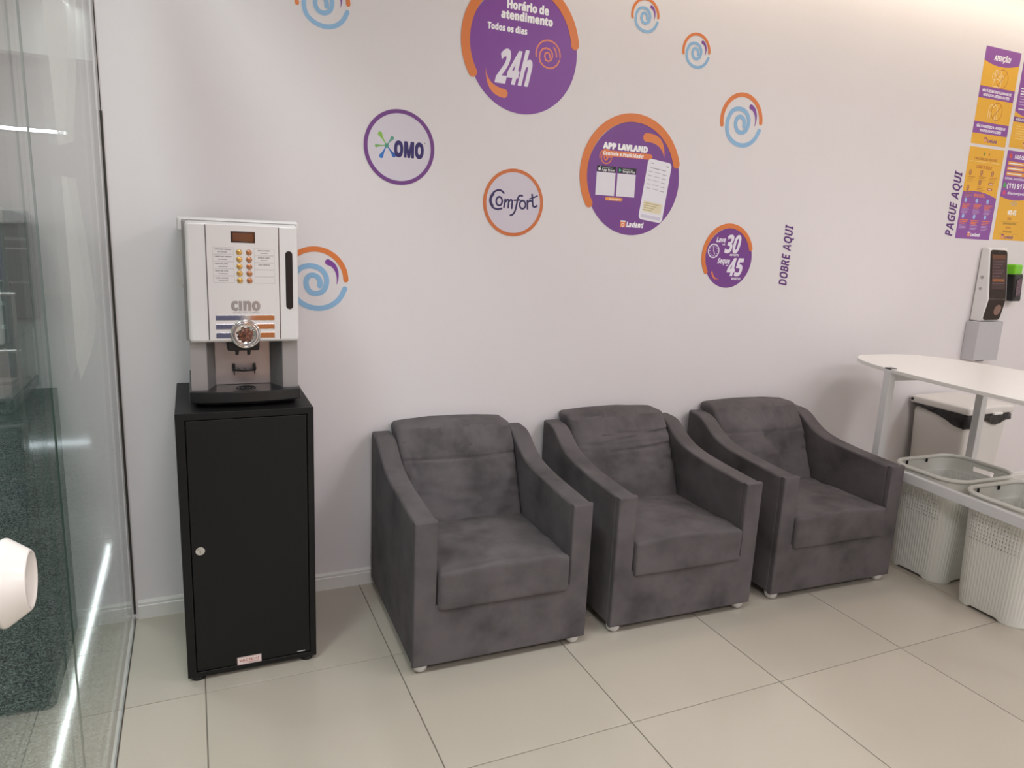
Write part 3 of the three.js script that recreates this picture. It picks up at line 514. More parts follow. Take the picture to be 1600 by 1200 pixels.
      g.fillStyle = '#e9dfc0'; g.fillRect(-0.05 * s, 0.05 * s, 0.1 * s, 0.045 * s); for (let i = 0; i < 4; i++) ln(-0.045, 0.056 + i * 0.01, 0.08 - 0.012 * i, '#b8a878'); g.fillStyle = '#d9d4e4'; g.fillRect(-0.052 * s, 0.108 * s, 0.104 * s, 0.014 * s); g.restore();
      g.fillStyle = '#ea8848'; g.beginPath(); g.moveTo(0.15 * s, -0.1 * s); g.quadraticCurveTo(0.132 * s, -0.16 * s, 0.06 * s, -0.162 * s); g.arc(0.05 * s, -0.18 * s, 0.0185 * s, Math.PI / 2, Math.PI * 1.5); g.bezierCurveTo(0.12 * s, -0.2 * s, 0.15 * s, -0.17 * s, 0.15 * s, -0.1 * s); g.fill();
    });
    mesh('arc', strokeGeo(arcPts(-0.014, 0.013, 0.241, 212, 16, 50), 0.035, 0.0008, 140).translate(0, 0, 0.0006), M.orange, t);
  }
  // wash and dry times
  {
    const t = sticker('cycle_time_sticker', 'round purple sticker reading Lave 30 and Seque 45', 2.374, 1.397, 0.141, M.purple, (g, s) => {
      g.fillStyle = '#7a3f90'; g.fillRect(-600, -600, 1200, 1200);
      const P = (t, x, y, size, w, o) => print(g, t, x * s, -y * s, size * s, w * s, o);
      const o = { slant: 0.2, heavy: 0.002 * s, color: '#efe9f4' };
      P('Lave', -0.085, 0.074, 0.031, 0.056, o); P('em', -0.046, 0.06, 0.014, 0.016, { slant: 0.2 }); P('30', -0.032, 0.026, 0.115, 0.088, { ...o, heavy: 0.0045 * s }); P('MINUTOS', 0.004, 0.011, 0.014, 0.056, { slant: 0.2 });
      P('Seque', -0.066, -0.025, 0.033, 0.074, o); P('em', -0.014, -0.038, 0.012, 0.016, { slant: 0.2 }); P('45', -0.006, -0.082, 0.115, 0.092, { ...o, heavy: 0.0045 * s }); P('MINUTOS', 0.028, -0.101, 0.014, 0.056, { slant: 0.2 });
      g.save(); g.translate(-0.094 * s, -0.032 * s); g.strokeStyle = '#efe9f4'; g.lineWidth = 0.0055 * s; g.beginPath(); g.arc(0, 0, 0.031 * s, 0, 6.3); g.stroke(); g.lineWidth = 0.0028 * s; for (let i = 0; i < 12; i++) { const a = i * Math.PI / 6; g.beginPath(); g.moveTo(0.02 * s * Math.cos(a), 0.02 * s * Math.sin(a)); g.lineTo(0.026 * s * Math.cos(a), 0.026 * s * Math.sin(a)); g.stroke(); } g.lineWidth = 0.004 * s; g.beginPath(); g.moveTo(-0.002 * s, -0.021 * s); g.lineTo(0, 0); g.lineTo(0.008 * s, 0.015 * s); g.stroke(); g.restore();
      g.strokeStyle = '#e8824a'; g.lineCap = 'round'; g.lineWidth = 0.009 * s; g.beginPath(); g.moveTo(-0.092 * s, 0.068 * s); g.quadraticCurveTo(-0.085 * s, 0.09 * s, -0.07 * s, 0.097 * s); g.stroke(); g.lineWidth = 0.003 * s; g.beginPath(); g.moveTo(-0.07 * s, 0.097 * s); g.lineTo(-0.05 * s, 0.101 * s); g.stroke();
    });
    mesh('arc', strokeGeo(arcPts(-0.008, 0.009, 0.1425, 212, 16, 50), 0.022, 0.0008, 140).translate(0, 0, 0.0006), M.orange, t);
  }
  // two round brand stickers with coloured rings
  const ring = (r, w) => { const s = new THREE.Shape(); s.absarc(0, 0, r, 0, Math.PI * 2); const h = new THREE.Path(); h.absarc(0, 0, r - w, 0, Math.PI * 2); s.holes.push(h); return new THREE.ExtrudeGeometry(s, { depth: 0.0006, bevelEnabled: false, curveSegments: 96 }).translate(0, 0, 0.0005); };
  {
    const t = sticker('round_brand_sticker', 'round white sticker with purple ring reading OMO', 0.753, 1.763, 0.136, M.vinylWhite, (g, s) => {
      g.fillStyle = '#dcd6e0'; g.fillRect(-600, -600, 1200, 1200);
      const splash = [[-0.075, 0.042, '#8cc152', 0.0085], [-0.029, 0.031, '#5f9f8c', 0.007], [-0.089, -0.001, '#7fb36a', 0.006], [-0.07, -0.036, '#2f74c8', 0.0085], [-0.022, -0.03, '#2c63b8', 0.008]];
      for (const [x, y, c, r] of splash) { const dx = x + 0.05, dy = y - 0.003, L = Math.hypot(dx, dy), nx = -dy / L, ny = dx / L; g.fillStyle = c; g.beginPath(); g.moveTo((-0.05 + nx * 0.003) * s, -(0.003 + ny * 0.003) * s); g.quadraticCurveTo((-0.05 + dx * 0.5) * s, -(0.003 + dy * 0.5) * s, (x + nx * r) * s, -(y + ny * r) * s); g.arc(x * s, -y * s, r * s, Math.atan2(-ny, nx), Math.atan2(-ny, nx) + Math.PI); g.quadraticCurveTo((-0.05 + dx * 0.5) * s, -(0.003 + dy * 0.5) * s, (-0.05 - nx * 0.003) * s, -(0.003 - ny * 0.003) * s); g.fill(); }
      g.fillStyle = '#4f9a86'; g.beginPath(); g.arc(-0.05 * s, -0.003 * s, 0.008 * s, 0, 7); g.fill();
      print(g, 'OMO', -0.022 * s, 0.032 * s, 0.074 * s, 0.117 * s, { color: '#2c1f66', heavy: 0.007 * s });
      g.fillStyle = '#444'; g.beginPath(); g.arc(0.098 * s, -0.023 * s, 0.002 * s, 0, 7); g.fill();
    });
    mesh('ring', ring(0.1365, 0.0145), std({ color: S(118, 62, 138), roughness: 0.4 }), t);
  }
  {
    const t = sticker('round_brand_sticker', 'round white sticker with orange ring reading Comfort', 1.233, 1.588, 0.134, M.vinylWhite, (g, s) => {
      g.fillStyle = '#dad2de'; g.fillRect(-600, -600, 1200, 1200); g.strokeStyle = '#2b1d58'; g.lineCap = 'round'; g.lineJoin = 'round';
      const st = (w, pts) => { g.lineWidth = w * s; g.beginPath(); pts.forEach((p, i) => { const q = p.map((v, j) => (j % 2 ? -v : v) * s); if (!i) g.moveTo(...q); else if (q.length === 2) g.lineTo(...q); else if (q.length === 4) g.quadraticCurveTo(...q); else g.bezierCurveTo(...q); }); g.stroke(); };
      // hand-lettered word: tall C curling round the o, long f, crossed t
      st(0.0075, [[-0.045, 0.036], [-0.062, 0.056, -0.088, 0.038], [-0.116, 0.008, -0.094, -0.02], [-0.078, -0.034, -0.052, -0.025]]); st(0.012, [[-0.092, 0.03], [-0.112, 0.006, -0.094, -0.016]]);
      g.lineWidth = 0.0075 * s; g.beginPath(); g.ellipse(-0.064 * s, -0.003 * s, 0.013 * s, 0.017 * s, 0, 0, 7); g.stroke();
      st(0.007, [[-0.042, -0.02], [-0.038, 0.012], [-0.036, 0.002], [-0.026, 0.018, -0.022, 0.006], [-0.023, -0.02]]); st(0.007, [[-0.022, 0.002], [-0.012, 0.018, -0.006, 0.006], [-0.007, -0.022]]);
      st(0.0075, [[0.038, 0.03], [0.024, 0.036, 0.018, 0.018], [0.013, -0.01], [0.008, -0.048, -0.012, -0.05]]); st(0.006, [[0.002, 0.01], [0.028, 0.013]]);
      g.lineWidth = 0.0075 * s; g.beginPath(); g.ellipse(0.041 * s, 0.005 * s, 0.0135 * s, 0.016 * s, 0, 0, 7); g.stroke();
      st(0.0075, [[0.064, -0.02], [0.062, 0.012]]); st(0.007, [[0.063, 0.002], [0.068, 0.014, 0.08, 0.012]]);
      st(0.008, [[0.082, 0.038], [0.088, -0.006], [0.094, -0.016, 0.106, -0.006]]); st(0.006, [[0.072, 0.02], [0.09, 0.026, 0.106, 0.034]]);
    });
    mesh('ring', ring(0.1345, 0.0138), std({ color: S(214, 118, 62), roughness: 0.4 }), t);
  }
  // cut letters running up the wall
  const letters = (name, label, text, x0, x1, y0, y1) => {
    const t = thing(name, label, 'sign', [(x0 + x1) / 2, y0, 0.0004]);
    const cap = x1 - x0, len = y1 - y0, gs = [];
    let pen = 0;
    for (const ch of text) {
      if (ch === ' ') { pen += 0.42; continue; }
      const g = new TextGeometry(ch, { font, size: 1, depth: 0.001, curveSegments: 5 }); g.computeBoundingBox(); const b = g.boundingBox;
      g.translate(-b.min.x, 0, 0); gs.push([g, pen]); pen += b.max.x - b.min.x + 0.13;
    }
    pen -= 0.13;
    const cg = new TextGeometry('E', { font, size: 1, depth: 0.001 }); cg.computeBoundingBox(); const ch = cg.boundingBox.max.y;
    const sh = 0.16 * cap;
    for (const [g, p] of gs) {
      g.translate(p, 0, 0); g.scale((len - sh) / pen, cap / ch, 1);
      g.applyMatrix4(new THREE.Matrix4().makeShear(0, 0, 0.16, 0, 0, 0));
      g.rotateZ(Math.PI / 2); g.translate(cap / 2, 0, 0);
      mesh('letter', g, std({ color: S(98, 46, 124), roughness: 0.4 }), t);
    }
  };
  letters('wall_lettering', 'purple letters DOBRE AQUI running up the wall', 'DOBRE AQUI', 2.708, 2.76, 1.272, 1.572);
  letters('wall_lettering', 'purple letters PAGUE AQUI running up the wall beside the posters', 'PAGUE AQUI', 3.885, 3.947, 1.565, 1.918);
  // notice posters 30 x 50 cm
  const poster = (x, y, label, draw) => {
    const t = thing('notice_poster', label, 'poster', [x + 0.15, y, 0.0005], 0, 'purple and yellow notices');
    const pm = std({ map: canvasTexture(720, 1200, draw), roughness: 0.4 });
    mesh('sheet', new THREE.BoxGeometry(0.3, 0.5, 0.001).translate(0, 0.25, 0), [M.vinylWhite, M.vinylWhite, M.vinylWhite, M.vinylWhite, pm, M.vinylWhite], t);
  };
  const Y = '#f4b93c', V = '#9556a8';
  const plogo = (g, x, y, col = '#6b3a86') => { g.fillStyle = '#e0763a'; g.fillRect(x, y, 54, 54); g.fillStyle = col; g.fillRect(x, y - 8, 54, 14); g.strokeStyle = '#fff'; g.lineWidth = 5; g.beginPath(); g.arc(x + 27, y + 30, 14, 0, 7); g.stroke(); print(g, 'Lavland', x + 64, y + 50, 58, 200, { color: col, slant: 0.12, heavy: 3 }); };
  const fill = (g, c, x, y, w, h) => { g.fillStyle = c; g.fillRect(x, y, w, h); };
  const row = (g, x, y, w, c, h = 8) => fill(g, c, x, y, w, h);
  poster(3.972, 2.072, 'yellow and purple poster reading ATENCAO with a crossed paw, upper left of the notices', (g, w, h) => {
    fill(g, Y, 0, 0, w, h); g.fillStyle = V; g.beginPath(); g.moveTo(0, 0); g.lineTo(w, 0); g.lineTo(w, 160); g.quadraticCurveTo(w / 2, 270, 0, 170); g.fill();
    print(g, 'ATENÇÃO!', 190, 150, 84, 330, { slant: 0.2, heavy: 5 });
    fill(g, V, 0, 480, w, 146); print(g, 'NÃO É PERMITIDO A LAVAGEM DE', 60, 548, 44, 600, { heavy: 2 }); print(g, 'ROUPAS OU ARTIGOS DE PETS', 90, 600, 44, 540, { heavy: 2 });
    fill(g, V, 0, 920, w, 146); print(g, 'NÃO É PERMITIDO A LAVAGEM DE', 60, 988, 44, 600, { heavy: 2 }); print(g, 'ROUPAS HOSPITALARES', 140, 1040, 44, 440, { heavy: 2 });
    g.strokeStyle = '#fbe6bd'; g.lineWidth = 9; for (const [x, y, a] of [[-90, -20, -0.4], [-45, -70, -0.15], [25, -70, 0.15], [75, -15, 0.4]]) { g.beginPath(); g.ellipse(330 + x, 370 + y, 25, 38, a, 0, 7); g.stroke(); } g.beginPath(); g.moveTo(250, 465); g.bezierCurveTo(230, 400, 300, 370, 325, 370); g.bezierCurveTo(360, 370, 420, 400, 400, 465); g.closePath(); g.stroke();
    g.strokeStyle = '#b8602c'; g.lineWidth = 7; g.beginPath(); g.arc(420, 360, 115, 0, 7); g.moveTo(345, 450); g.lineTo(500, 275); g.stroke();
    g.strokeStyle = '#fbe6bd'; g.lineWidth = 9; g.beginPath(); g.moveTo(250, 890); g.lineTo(250, 770); g.quadraticCurveTo(250, 700, 310, 690); g.lineTo(340, 720); g.lineTo(370, 690); g.quadraticCurveTo(430, 700, 430, 770); g.lineTo(430, 890); g.moveTo(290, 890); g.lineTo(290, 780); g.moveTo(390, 890); g.lineTo(390, 780); g.stroke();
    g.strokeStyle = '#b8602c'; g.lineWidth = 7; g.beginPath(); g.arc(420, 770, 110, 0, 7); g.moveTo(345, 855); g.lineTo(500, 690); g.stroke();
    plogo(g, 260, 1115);
  });
  poster(3.974, 1.556, 'yellow over purple poster with small numbered steps, lower left of the notices', (g, w, h) => {
    fill(g, Y, 0, 0, w, h); g.fillStyle = V; g.beginPath(); g.moveTo(0, h); g.lineTo(w, h); g.lineTo(w, 640); g.quadraticCurveTo(w / 2, 530, 0, 580); g.fill();
    fill(g, '#6a8f3a', 300, 60, 30, 40); fill(g, '#c05a3a', 400, 66, 26, 26); print(g, 'COMO LAVAR SUAS PEÇAS AQUI', 120, 160, 44, 480, { color: '#a04a2a' }); row(g, 40, 180, 640, '#f7dca0', 6);
    print(g, 'LAVAR TÁ MOLE!', 190, 270, 60, 330, { color: '#b0492c' });
    [[40, 300], [270, 290], [500, 290], [40, 500], [270, 420]].forEach(([x, y], i) => { g.strokeStyle = '#8a3a5a'; g.lineWidth = 10; g.beginPath(); g.ellipse(x + 50, y + 30, 22, 32, 0, 0, 7); g.stroke(); print(g, String(i + 1), x + 38, y + 48, 44, 24, { color: '#7a3a86' }); for (let k = 0; k < 4; k++) row(g, x + 10, y + 82 + k * 20, 150 - (k % 2) * 40, k < 2 ? '#b0642c' : '#d39a3e', 7); });
    for (const y of [440, 510]) { fill(g, '#c0582e', 500, y, 100, 32); print(g, '30 MIN', 512, y + 26, 26, 74); }
    print(g, 'SECAR ENTÃO...', 240, 640, 58, 250, { color: '#ef8a45', heavy: 3 });
    for (let i = 0; i < 6; i++) { const x = 40 + (i % 3) * 230, y = 690 + Math.floor(i / 3) * 210; g.fillStyle = '#a9c4ee'; g.beginPath(); g.ellipse(x + 50, y, 26, 30, 0, 0, 7); g.fill(); for (let k = 0; k < 3; k++) row(g, x, y + 46 + k * 22, 170 - k * 30, '#ec8048', 13); for (let k = 0; k < 4; k++) row(g, x, y + 116 + k * 17, 150 - (k % 2) * 30, '#cdb0d6', 6); }
    plogo(g, 240, 1112, '#fff');
  });
  poster(4.303, 2.078, 'purple over yellow poster, upper right of the four notices', (g, w, h) => {
    fill(g, Y, 0, 0, w, h); g.fillStyle = V; g.beginPath(); g.moveTo(0, 0); g.lineTo(w, 0); g.lineTo(w, 720); g.quadraticCurveTo(w / 2, 860, 0, 730); g.fill();
    print(g, 'FIQUE LIGADO', 110, 150, 84, 500, { slant: 0.15, heavy: 3 }); g.strokeStyle = '#c9a3d4'; g.lineWidth = 10; g.strokeRect(260, 210, 200, 170);
    for (let k = 0; k < 7; k++) row(g, 50, 430 + k * 34, 560 - (k % 3) * 70, k < 3 ? '#fff' : '#d8c0de', k < 3 ? 16 : 9); row(g, 60, 690, 460, '#fff', 14);
    fill(g, '#7d4690', 0, 800, w, 62); print(g, 'NÃO ESQUEÇA', 40, 846, 42, 360);
    for (let k = 0; k < 6; k++) row(g, 90, 910 + k * 32, 500 - (k % 2) * 100, '#f7d48a', 9); plogo(g, 300, 1120);
  });
  poster(4.303, 1.562, 'purple over yellow poster with phone number and WI-FI, lower right of the notices', (g, w, h) => {
    fill(g, V, 0, 0, w, h); g.fillStyle = Y; g.beginPath(); g.moveTo(0, h); g.lineTo(w, h); g.lineTo(w, 590); g.quadraticCurveTo(w / 2, 700, 0, 610); g.fill();
    g.fillStyle = '#d85a50'; g.beginPath(); g.arc(80, 70, 34, 0, 7); g.fill(); print(g, 'FALE CONOSCO', 170, 100, 74, 430, { heavy: 3 });
    for (let k = 0; k < 3; k++) { fill(g, '#f0a545', 50, 140 + k * 68, 560, 52); row(g, 70, 160 + k * 68, 320, '#fff', 14); }
    print(g, 'DÚVIDAS, SUGESTÕES E ELOGIOS', 40, 380, 40, 600); g.fillStyle = '#4fae5a'; g.beginPath(); g.arc(60, 460, 34, 0, 7); g.fill(); print(g, '(11) 91738', 110, 490, 90, 520, { heavy: 3 });
    fill(g, '#e2507a', 50, 530, 54, 54); print(g, '@lavlandjardins', 150, 575, 46, 440);
    g.strokeStyle = '#b8b0a8'; g.lineWidth = 16; for (const r of [40, 75]) { g.beginPath(); g.arc(330, 745, r, Math.PI * 1.15, Math.PI * 1.85); g.stroke(); }
    print(g, 'WI-FI', 230, 850, 86, 190, { heavy: 4 }); print(g, 'REDE', 250, 920, 40, 90, { color: '#b0542c' }); print(g, 'LAVANDERIA', 170, 985, 40, 300, { color: '#7a5a2a' }); row(g, 120, 945, 420, '#c99a3a', 5); print(g, 'SENHA', 240, 1040, 40, 120, { color: '#b0542c' }); print(g, 'lavland', 200, 1095, 40, 190, { color: '#7a5a2a' }); row(g, 120, 1110, 420, '#c99a3a', 5); plogo(g, 180, 1128);
  });
}
// ------------------------------------------------------------------ folding table
const TABLE = { x: 3.36, z: 0.5, turn: -0.0925 };
{
  const H = 0.935, t = thing('folding_table', 'white oval folding table standing over the laundry baskets', 'table', [TABLE.x, 0, TABLE.z], TABLE.turn);
  // local: x across, z along (towards the camera); far end at about z = -0.33
  const top = new THREE.Shape(); const zc = 0.62, a = 0.37, b = 0.945, N = 96, xc = -0.078;
  for (let i = 0; i < N; i++) { const f = i / N * Math.PI * 2, k = 2 / 3.2, X = xc + a * Math.sign(Math.cos(f)) * Math.pow(Math.abs(Math.cos(f)), k), Z = zc + b * Math.sign(Math.sin(f)) * Math.pow(Math.abs(Math.sin(f)), k); if (i) top.lineTo(X, -Z); else top.moveTo(X, -Z); }
  const wt = std({ color: new THREE.Color(0.86, 0.84, 0.81), roughness: 0.3 });
  mesh('tabletop', new THREE.ExtrudeGeometry(top, { depth: 0.014, bevelEnabled: true, bevelSize: 0.003, bevelOffset: -0.003, bevelThickness: 0.002, bevelSegments: 3 }).rotateX(-Math.PI / 2).translate(0, H - 0.016, 0), wt, t);
  const pm = std({ color: new THREE.Color(0.78, 0.78, 0.79), roughness: 0.35 });
  const legs = [[-0.408, 0.05], [0.2, 0.05], [-0.408, 1.2], [0.2, 1.2]], q = 0.019;
  for (const [x, z] of legs) { const l = mesh('leg', rbox(x - q, x + q, 0.012, x < 0 ? H - 0.003 : H - 0.018, z - q, z + q, 0.003), pm, t); mesh('foot_cap', rbox(x - q - 0.001, x + q + 0.001, 0, 0.013, z - q - 0.001, z + q + 0.001, 0.003), M.blackPlastic, l); if (x < 0) mesh('end_cap', rbox(x - q + 0.001, x + q - 0.001, H - 0.004, H + 0.0025, z - q + 0.001, z + q - 0.001, 0.001), M.blackPlastic, l); }
  for (const z of [0.05, 1.2]) mesh('cross_bar', rbox(-0.39, 0.172, H - 0.056, H - 0.018, z - 0.018, z + 0.018, 0.003), pm, t);
  mesh('side_rail', rbox(-0.414, -0.39, 0.443, 0.487, 0.06, 1.19, 0.003), pm, t);
}
// ------------------------------------------------------------------ laundry baskets
{
  const bm = std({ color: new THREE.Color(0.83, 0.83, 0.77), roughness: 0.42, side: THREE.DoubleSide });
  const H = 0.5, N = 400, w1 = 0.425, d1 = 0.33, w0 = 0.375, d0 = 0.285;
  function shell() {
    // outline at height y: tapered rounded rectangle, ribbed below the smooth band
    const rows = []; const add = (y, rib, kind) => rows.push([y, rib, kind]);
    add(0, 0, 'base'); add(0.006, 0, 'base'); add(0.014, 0, ''); add(0.03, 0.5, '');
    for (let y = 0.05; y < 0.3; y += 0.025) add(y, 1, '');
    for (let k = 0; k < 7; k++) { add(0.3 + k * 0.0165, 1, 'hole'); add(0.307 + k * 0.0165, 1, ''); }
    add(0.421, 1, ''); add(0.425, 0, ''); add(0.428, -2, ''); add(0.444, -2, 'grip'); add(0.466, -2, ''); add(H - 0.004, -2, '');
    const at = (y) => { const f = y / H, w = w0 + (w1 - w0) * f, d = d0 + (d1 - d0) * f; return roundRect(w, d, 0.075 + 0.02 * f, N); };
    const pos = [], idx = [], R = rows.length;
    for (const off of [0, -0.0026]) for (const [y, rib] of rows) {
      const P = at(y);
      for (let i = 0; i < N; i++) {
        const [x, z, nx, nz] = P[i]; const o = off + (rib > 0 ? [0, 0.0012, 0, -0.001][i % 4] * rib : rib < 0 ? 0.003 : 0);
        // arched cut-outs along the bottom edge
        let yy = y; if (y < 0.008) { const side = Math.abs(nx) > 0.99 ? 1 - smooth(0.05, 0.075, Math.abs(z)) : Math.abs(nz) > 0.99 ? 1 - smooth(0.09, 0.115, Math.abs(x)) : 0; yy = y + 0.012 * side; }
        pos.push(x + nx * o, yy, z + nz * o);
      }
    }
    const P0 = at(0.45), open = (r, i) => {
      i = (i + N) % N; const kind = rows[r][2], [x, z, nx, nz] = P0[i];
      if (kind === 'hole') { const k = r; const flat = Math.abs(nx) > 0.9 || Math.abs(nz) > 0.9; return i % 4 === 2 && flat; }
      if (kind === 'grip') return Math.abs(nx) > 0.99 && Math.abs(z) < 0.05;
      return false;
    };
    const V = (l, r, i) => l * R * N + r * N + ((i + N) % N);
    const quad = (a, b, c, d) => idx.push(a, b, c, a, c, d);
    for (let r = 0; r + 1 < R; r++) for (let i = 0; i < N; i++) {
      if (open(r, i)) continue;
      quad(V(0, r, i), V(0, r, i + 1), V(0, r + 1, i + 1), V(0, r + 1, i)); quad(V(1, r, i + 1), V(1, r, i), V(1, r + 1, i), V(1, r + 1, i + 1));
      if (open(r, i - 1)) quad(V(0, r, i), V(0, r + 1, i), V(1, r + 1, i), V(1, r, i)); if (open(r, i + 1)) quad(V(0, r + 1, i + 1), V(0, r, i + 1), V(1, r, i + 1), V(1, r + 1, i + 1));
    }
    for (let i = 0; i < N; i++) { quad(V(0, 0, i + 1), V(0, 0, i), V(1, 0, i), V(1, 0, i + 1)); quad(V(0, R - 1, i), V(0, R - 1, i + 1), V(1, R - 1, i + 1), V(1, R - 1, i)); }
    const g = new THREE.BufferGeometry(); g.setAttribute('position', new THREE.Float32BufferAttribute(pos, 3)); g.setIndex(idx); g.computeVertexNormals(); return g;
  }
  const sg = shell();
  // rolled rim
  const rimCurve = new THREE.CatmullRomCurve3(roundRect(w1 + 0.006, d1 + 0.006, 0.097, 64).map(([x, z]) => new THREE.Vector3(x, 0, z)), true);
  const rimG = new THREE.TubeGeometry(rimCurve, 160, 0.0095, 10, true);
  const botS = new THREE.Shape(roundRect(w0 - 0.004, d0 - 0.004, 0.073, 80).map(([x, z]) => new THREE.Vector2(x, z)));
  const botG = new THREE.ExtrudeGeometry(botS, { depth: 0.004, bevelEnabled: false }).rotateX(Math.PI / 2).translate(0, 0.024, 0);
  for (const [x, z, label] of [[3.21, 0.716, 'pale grey-green plastic laundry basket nearer the armchair and bin'], [3.153, 1.098, 'pale grey-green plastic laundry basket at the right edge, nearest the camera']]) {
    const t = thing('laundry_basket', label, 'basket', [x, 0, z], -0.03, 'laundry baskets under the table');
    mesh('body', sg, bm, t); const r = mesh('rim', rimG, bm, t); r.position.y = H - 0.006; mesh('bottom', botG, bm, t);
    for (const dx of [-0.11, 0.022]) mesh('lid_hinge', rbox(dx - 0.004, dx + 0.004, H - 0.028, H - 0.011, -d1 / 2 + 0.004, -d1 / 2 + 0.011, 0.001), M.blackMatte, t);
  }
}
// ------------------------------------------------------------------ waste bin and its bag
{
  const x0 = 3.795, x1 = 4.18, z0 = 0.014, z1 = 0.372, H = 0.668;
  const cx = (x0 + x1) / 2, cz = (z0 + z1) / 2, w = x1 - x0, d = z1 - z0;
  const bm = std({ color: new THREE.Color(0.72, 0.69, 0.655), roughness: 0.4 });
  const t = thing('waste_bin', 'white plastic waste bin with flat hinged lid under the table', 'bin', [cx, 0, cz]);
  mesh('body', softBox(w - 0.03, 0.6, d - 0.03, 0.03, [16, 20, 16], (p) => { const k = 0.86 + 0.14 * (p.y + 0.3) / 0.6; p.x *= k; p.z *= k; }).translate(0, 0.302, 0), bm, t);
  const lid = mesh('lid', softBox(w, 0.045, d, 0.014, [24, 8, 24], (p) => { if (p.y > 0) p.y += 0.008 * (1 - Math.pow(Math.abs(p.x) / (w / 2), 4)) * (1 - Math.pow(Math.abs(p.z) / (d / 2), 4)); }).translate(0, H - 0.03, 0), bm, t);
  mesh('lid_tab', rbox(-0.0, 0.075, H - 0.052, H - 0.04, d / 2 - 0.004, d / 2 + 0.014, 0.004), M.white, lid);
  mesh('hinge_pin', new THREE.CylinderGeometry(0.008, 0.008, 0.006, 18).rotateZ(Math.PI / 2).translate(-w / 2 - 0.002, H - 0.028, -d / 2 + 0.02), M.blackPlastic, lid);
  mesh('hinge_pin', new THREE.CylinderGeometry(0.008, 0.008, 0.006, 18).rotateZ(Math.PI / 2).translate(w / 2 + 0.002, H - 0.028, -d / 2 + 0.02), M.blackPlastic, lid);
  mesh('pedal', rbox(-0.07, 0.07, 0.005, 0.02, d / 2 - 0.03, d / 2 + 0.02, 0.004), M.blackPlastic, t);
  // bag folded over the rim: an uneven skirt under the lid
  const bag = thing('bin_bag', 'black plastic bag edge hanging out under the bin lid', 'bag', [cx, H - 0.14, cz]);
  const N = 160, P = roundRect(w - 0.022, d - 0.022, 0.035, N), pos = [], idx = [], R = 8;
  for (let r = 0; r <= R; r++) for (let i = 0; i < N; i++) {
    const [x, z, nx, nz] = P[i], corner = Math.exp(-(((x + w / 2) / 0.12) ** 2 + ((z - d / 2) / 0.12) ** 2)), left = nx < -0.7 ? smooth(-d / 2 + 0.02, d / 2, z) : 0, front = nz > 0.7 ? 1 : 0, right = Math.exp(-(((x - w / 2) / 0.08) ** 2 + ((z - d / 2) / 0.1) ** 2));
    const len = 0.012 + 0.055 * left + 0.05 * front * (0.7 + 0.3 * Math.sin(x * 30)) + 0.022 * corner + 0.012 * right + 0.012 * fbm(x * 14, z * 14, 3), f = r / R;
    const o = 0.003 + 0.007 * Math.sin(f * 3) * (1 + fbm(x * 40, z * 40, f * 2)) + 0.014 * right * f + 0.005 * fbm(x * 60, z * 60 + f * 3, 8);
    pos.push(x + nx * o, 0.092 - len * f, z + nz * o);
  }
  for (let r = 0; r < R; r++) for (let i = 0; i < N; i++) { const a = r * N + i, b = r * N + (i + 1) % N; idx.push(a, a + N, b, b, a + N, b + N); }
  const g = new THREE.BufferGeometry(); g.setAttribute('position', new THREE.Float32BufferAttribute(pos, 3)); g.setIndex(idx); g.computeVertexNormals();
  mesh('skirt', g, std({ color: new THREE.Color(0.012, 0.011, 0.012), roughness: 0.28, side: THREE.DoubleSide }), bag);
}
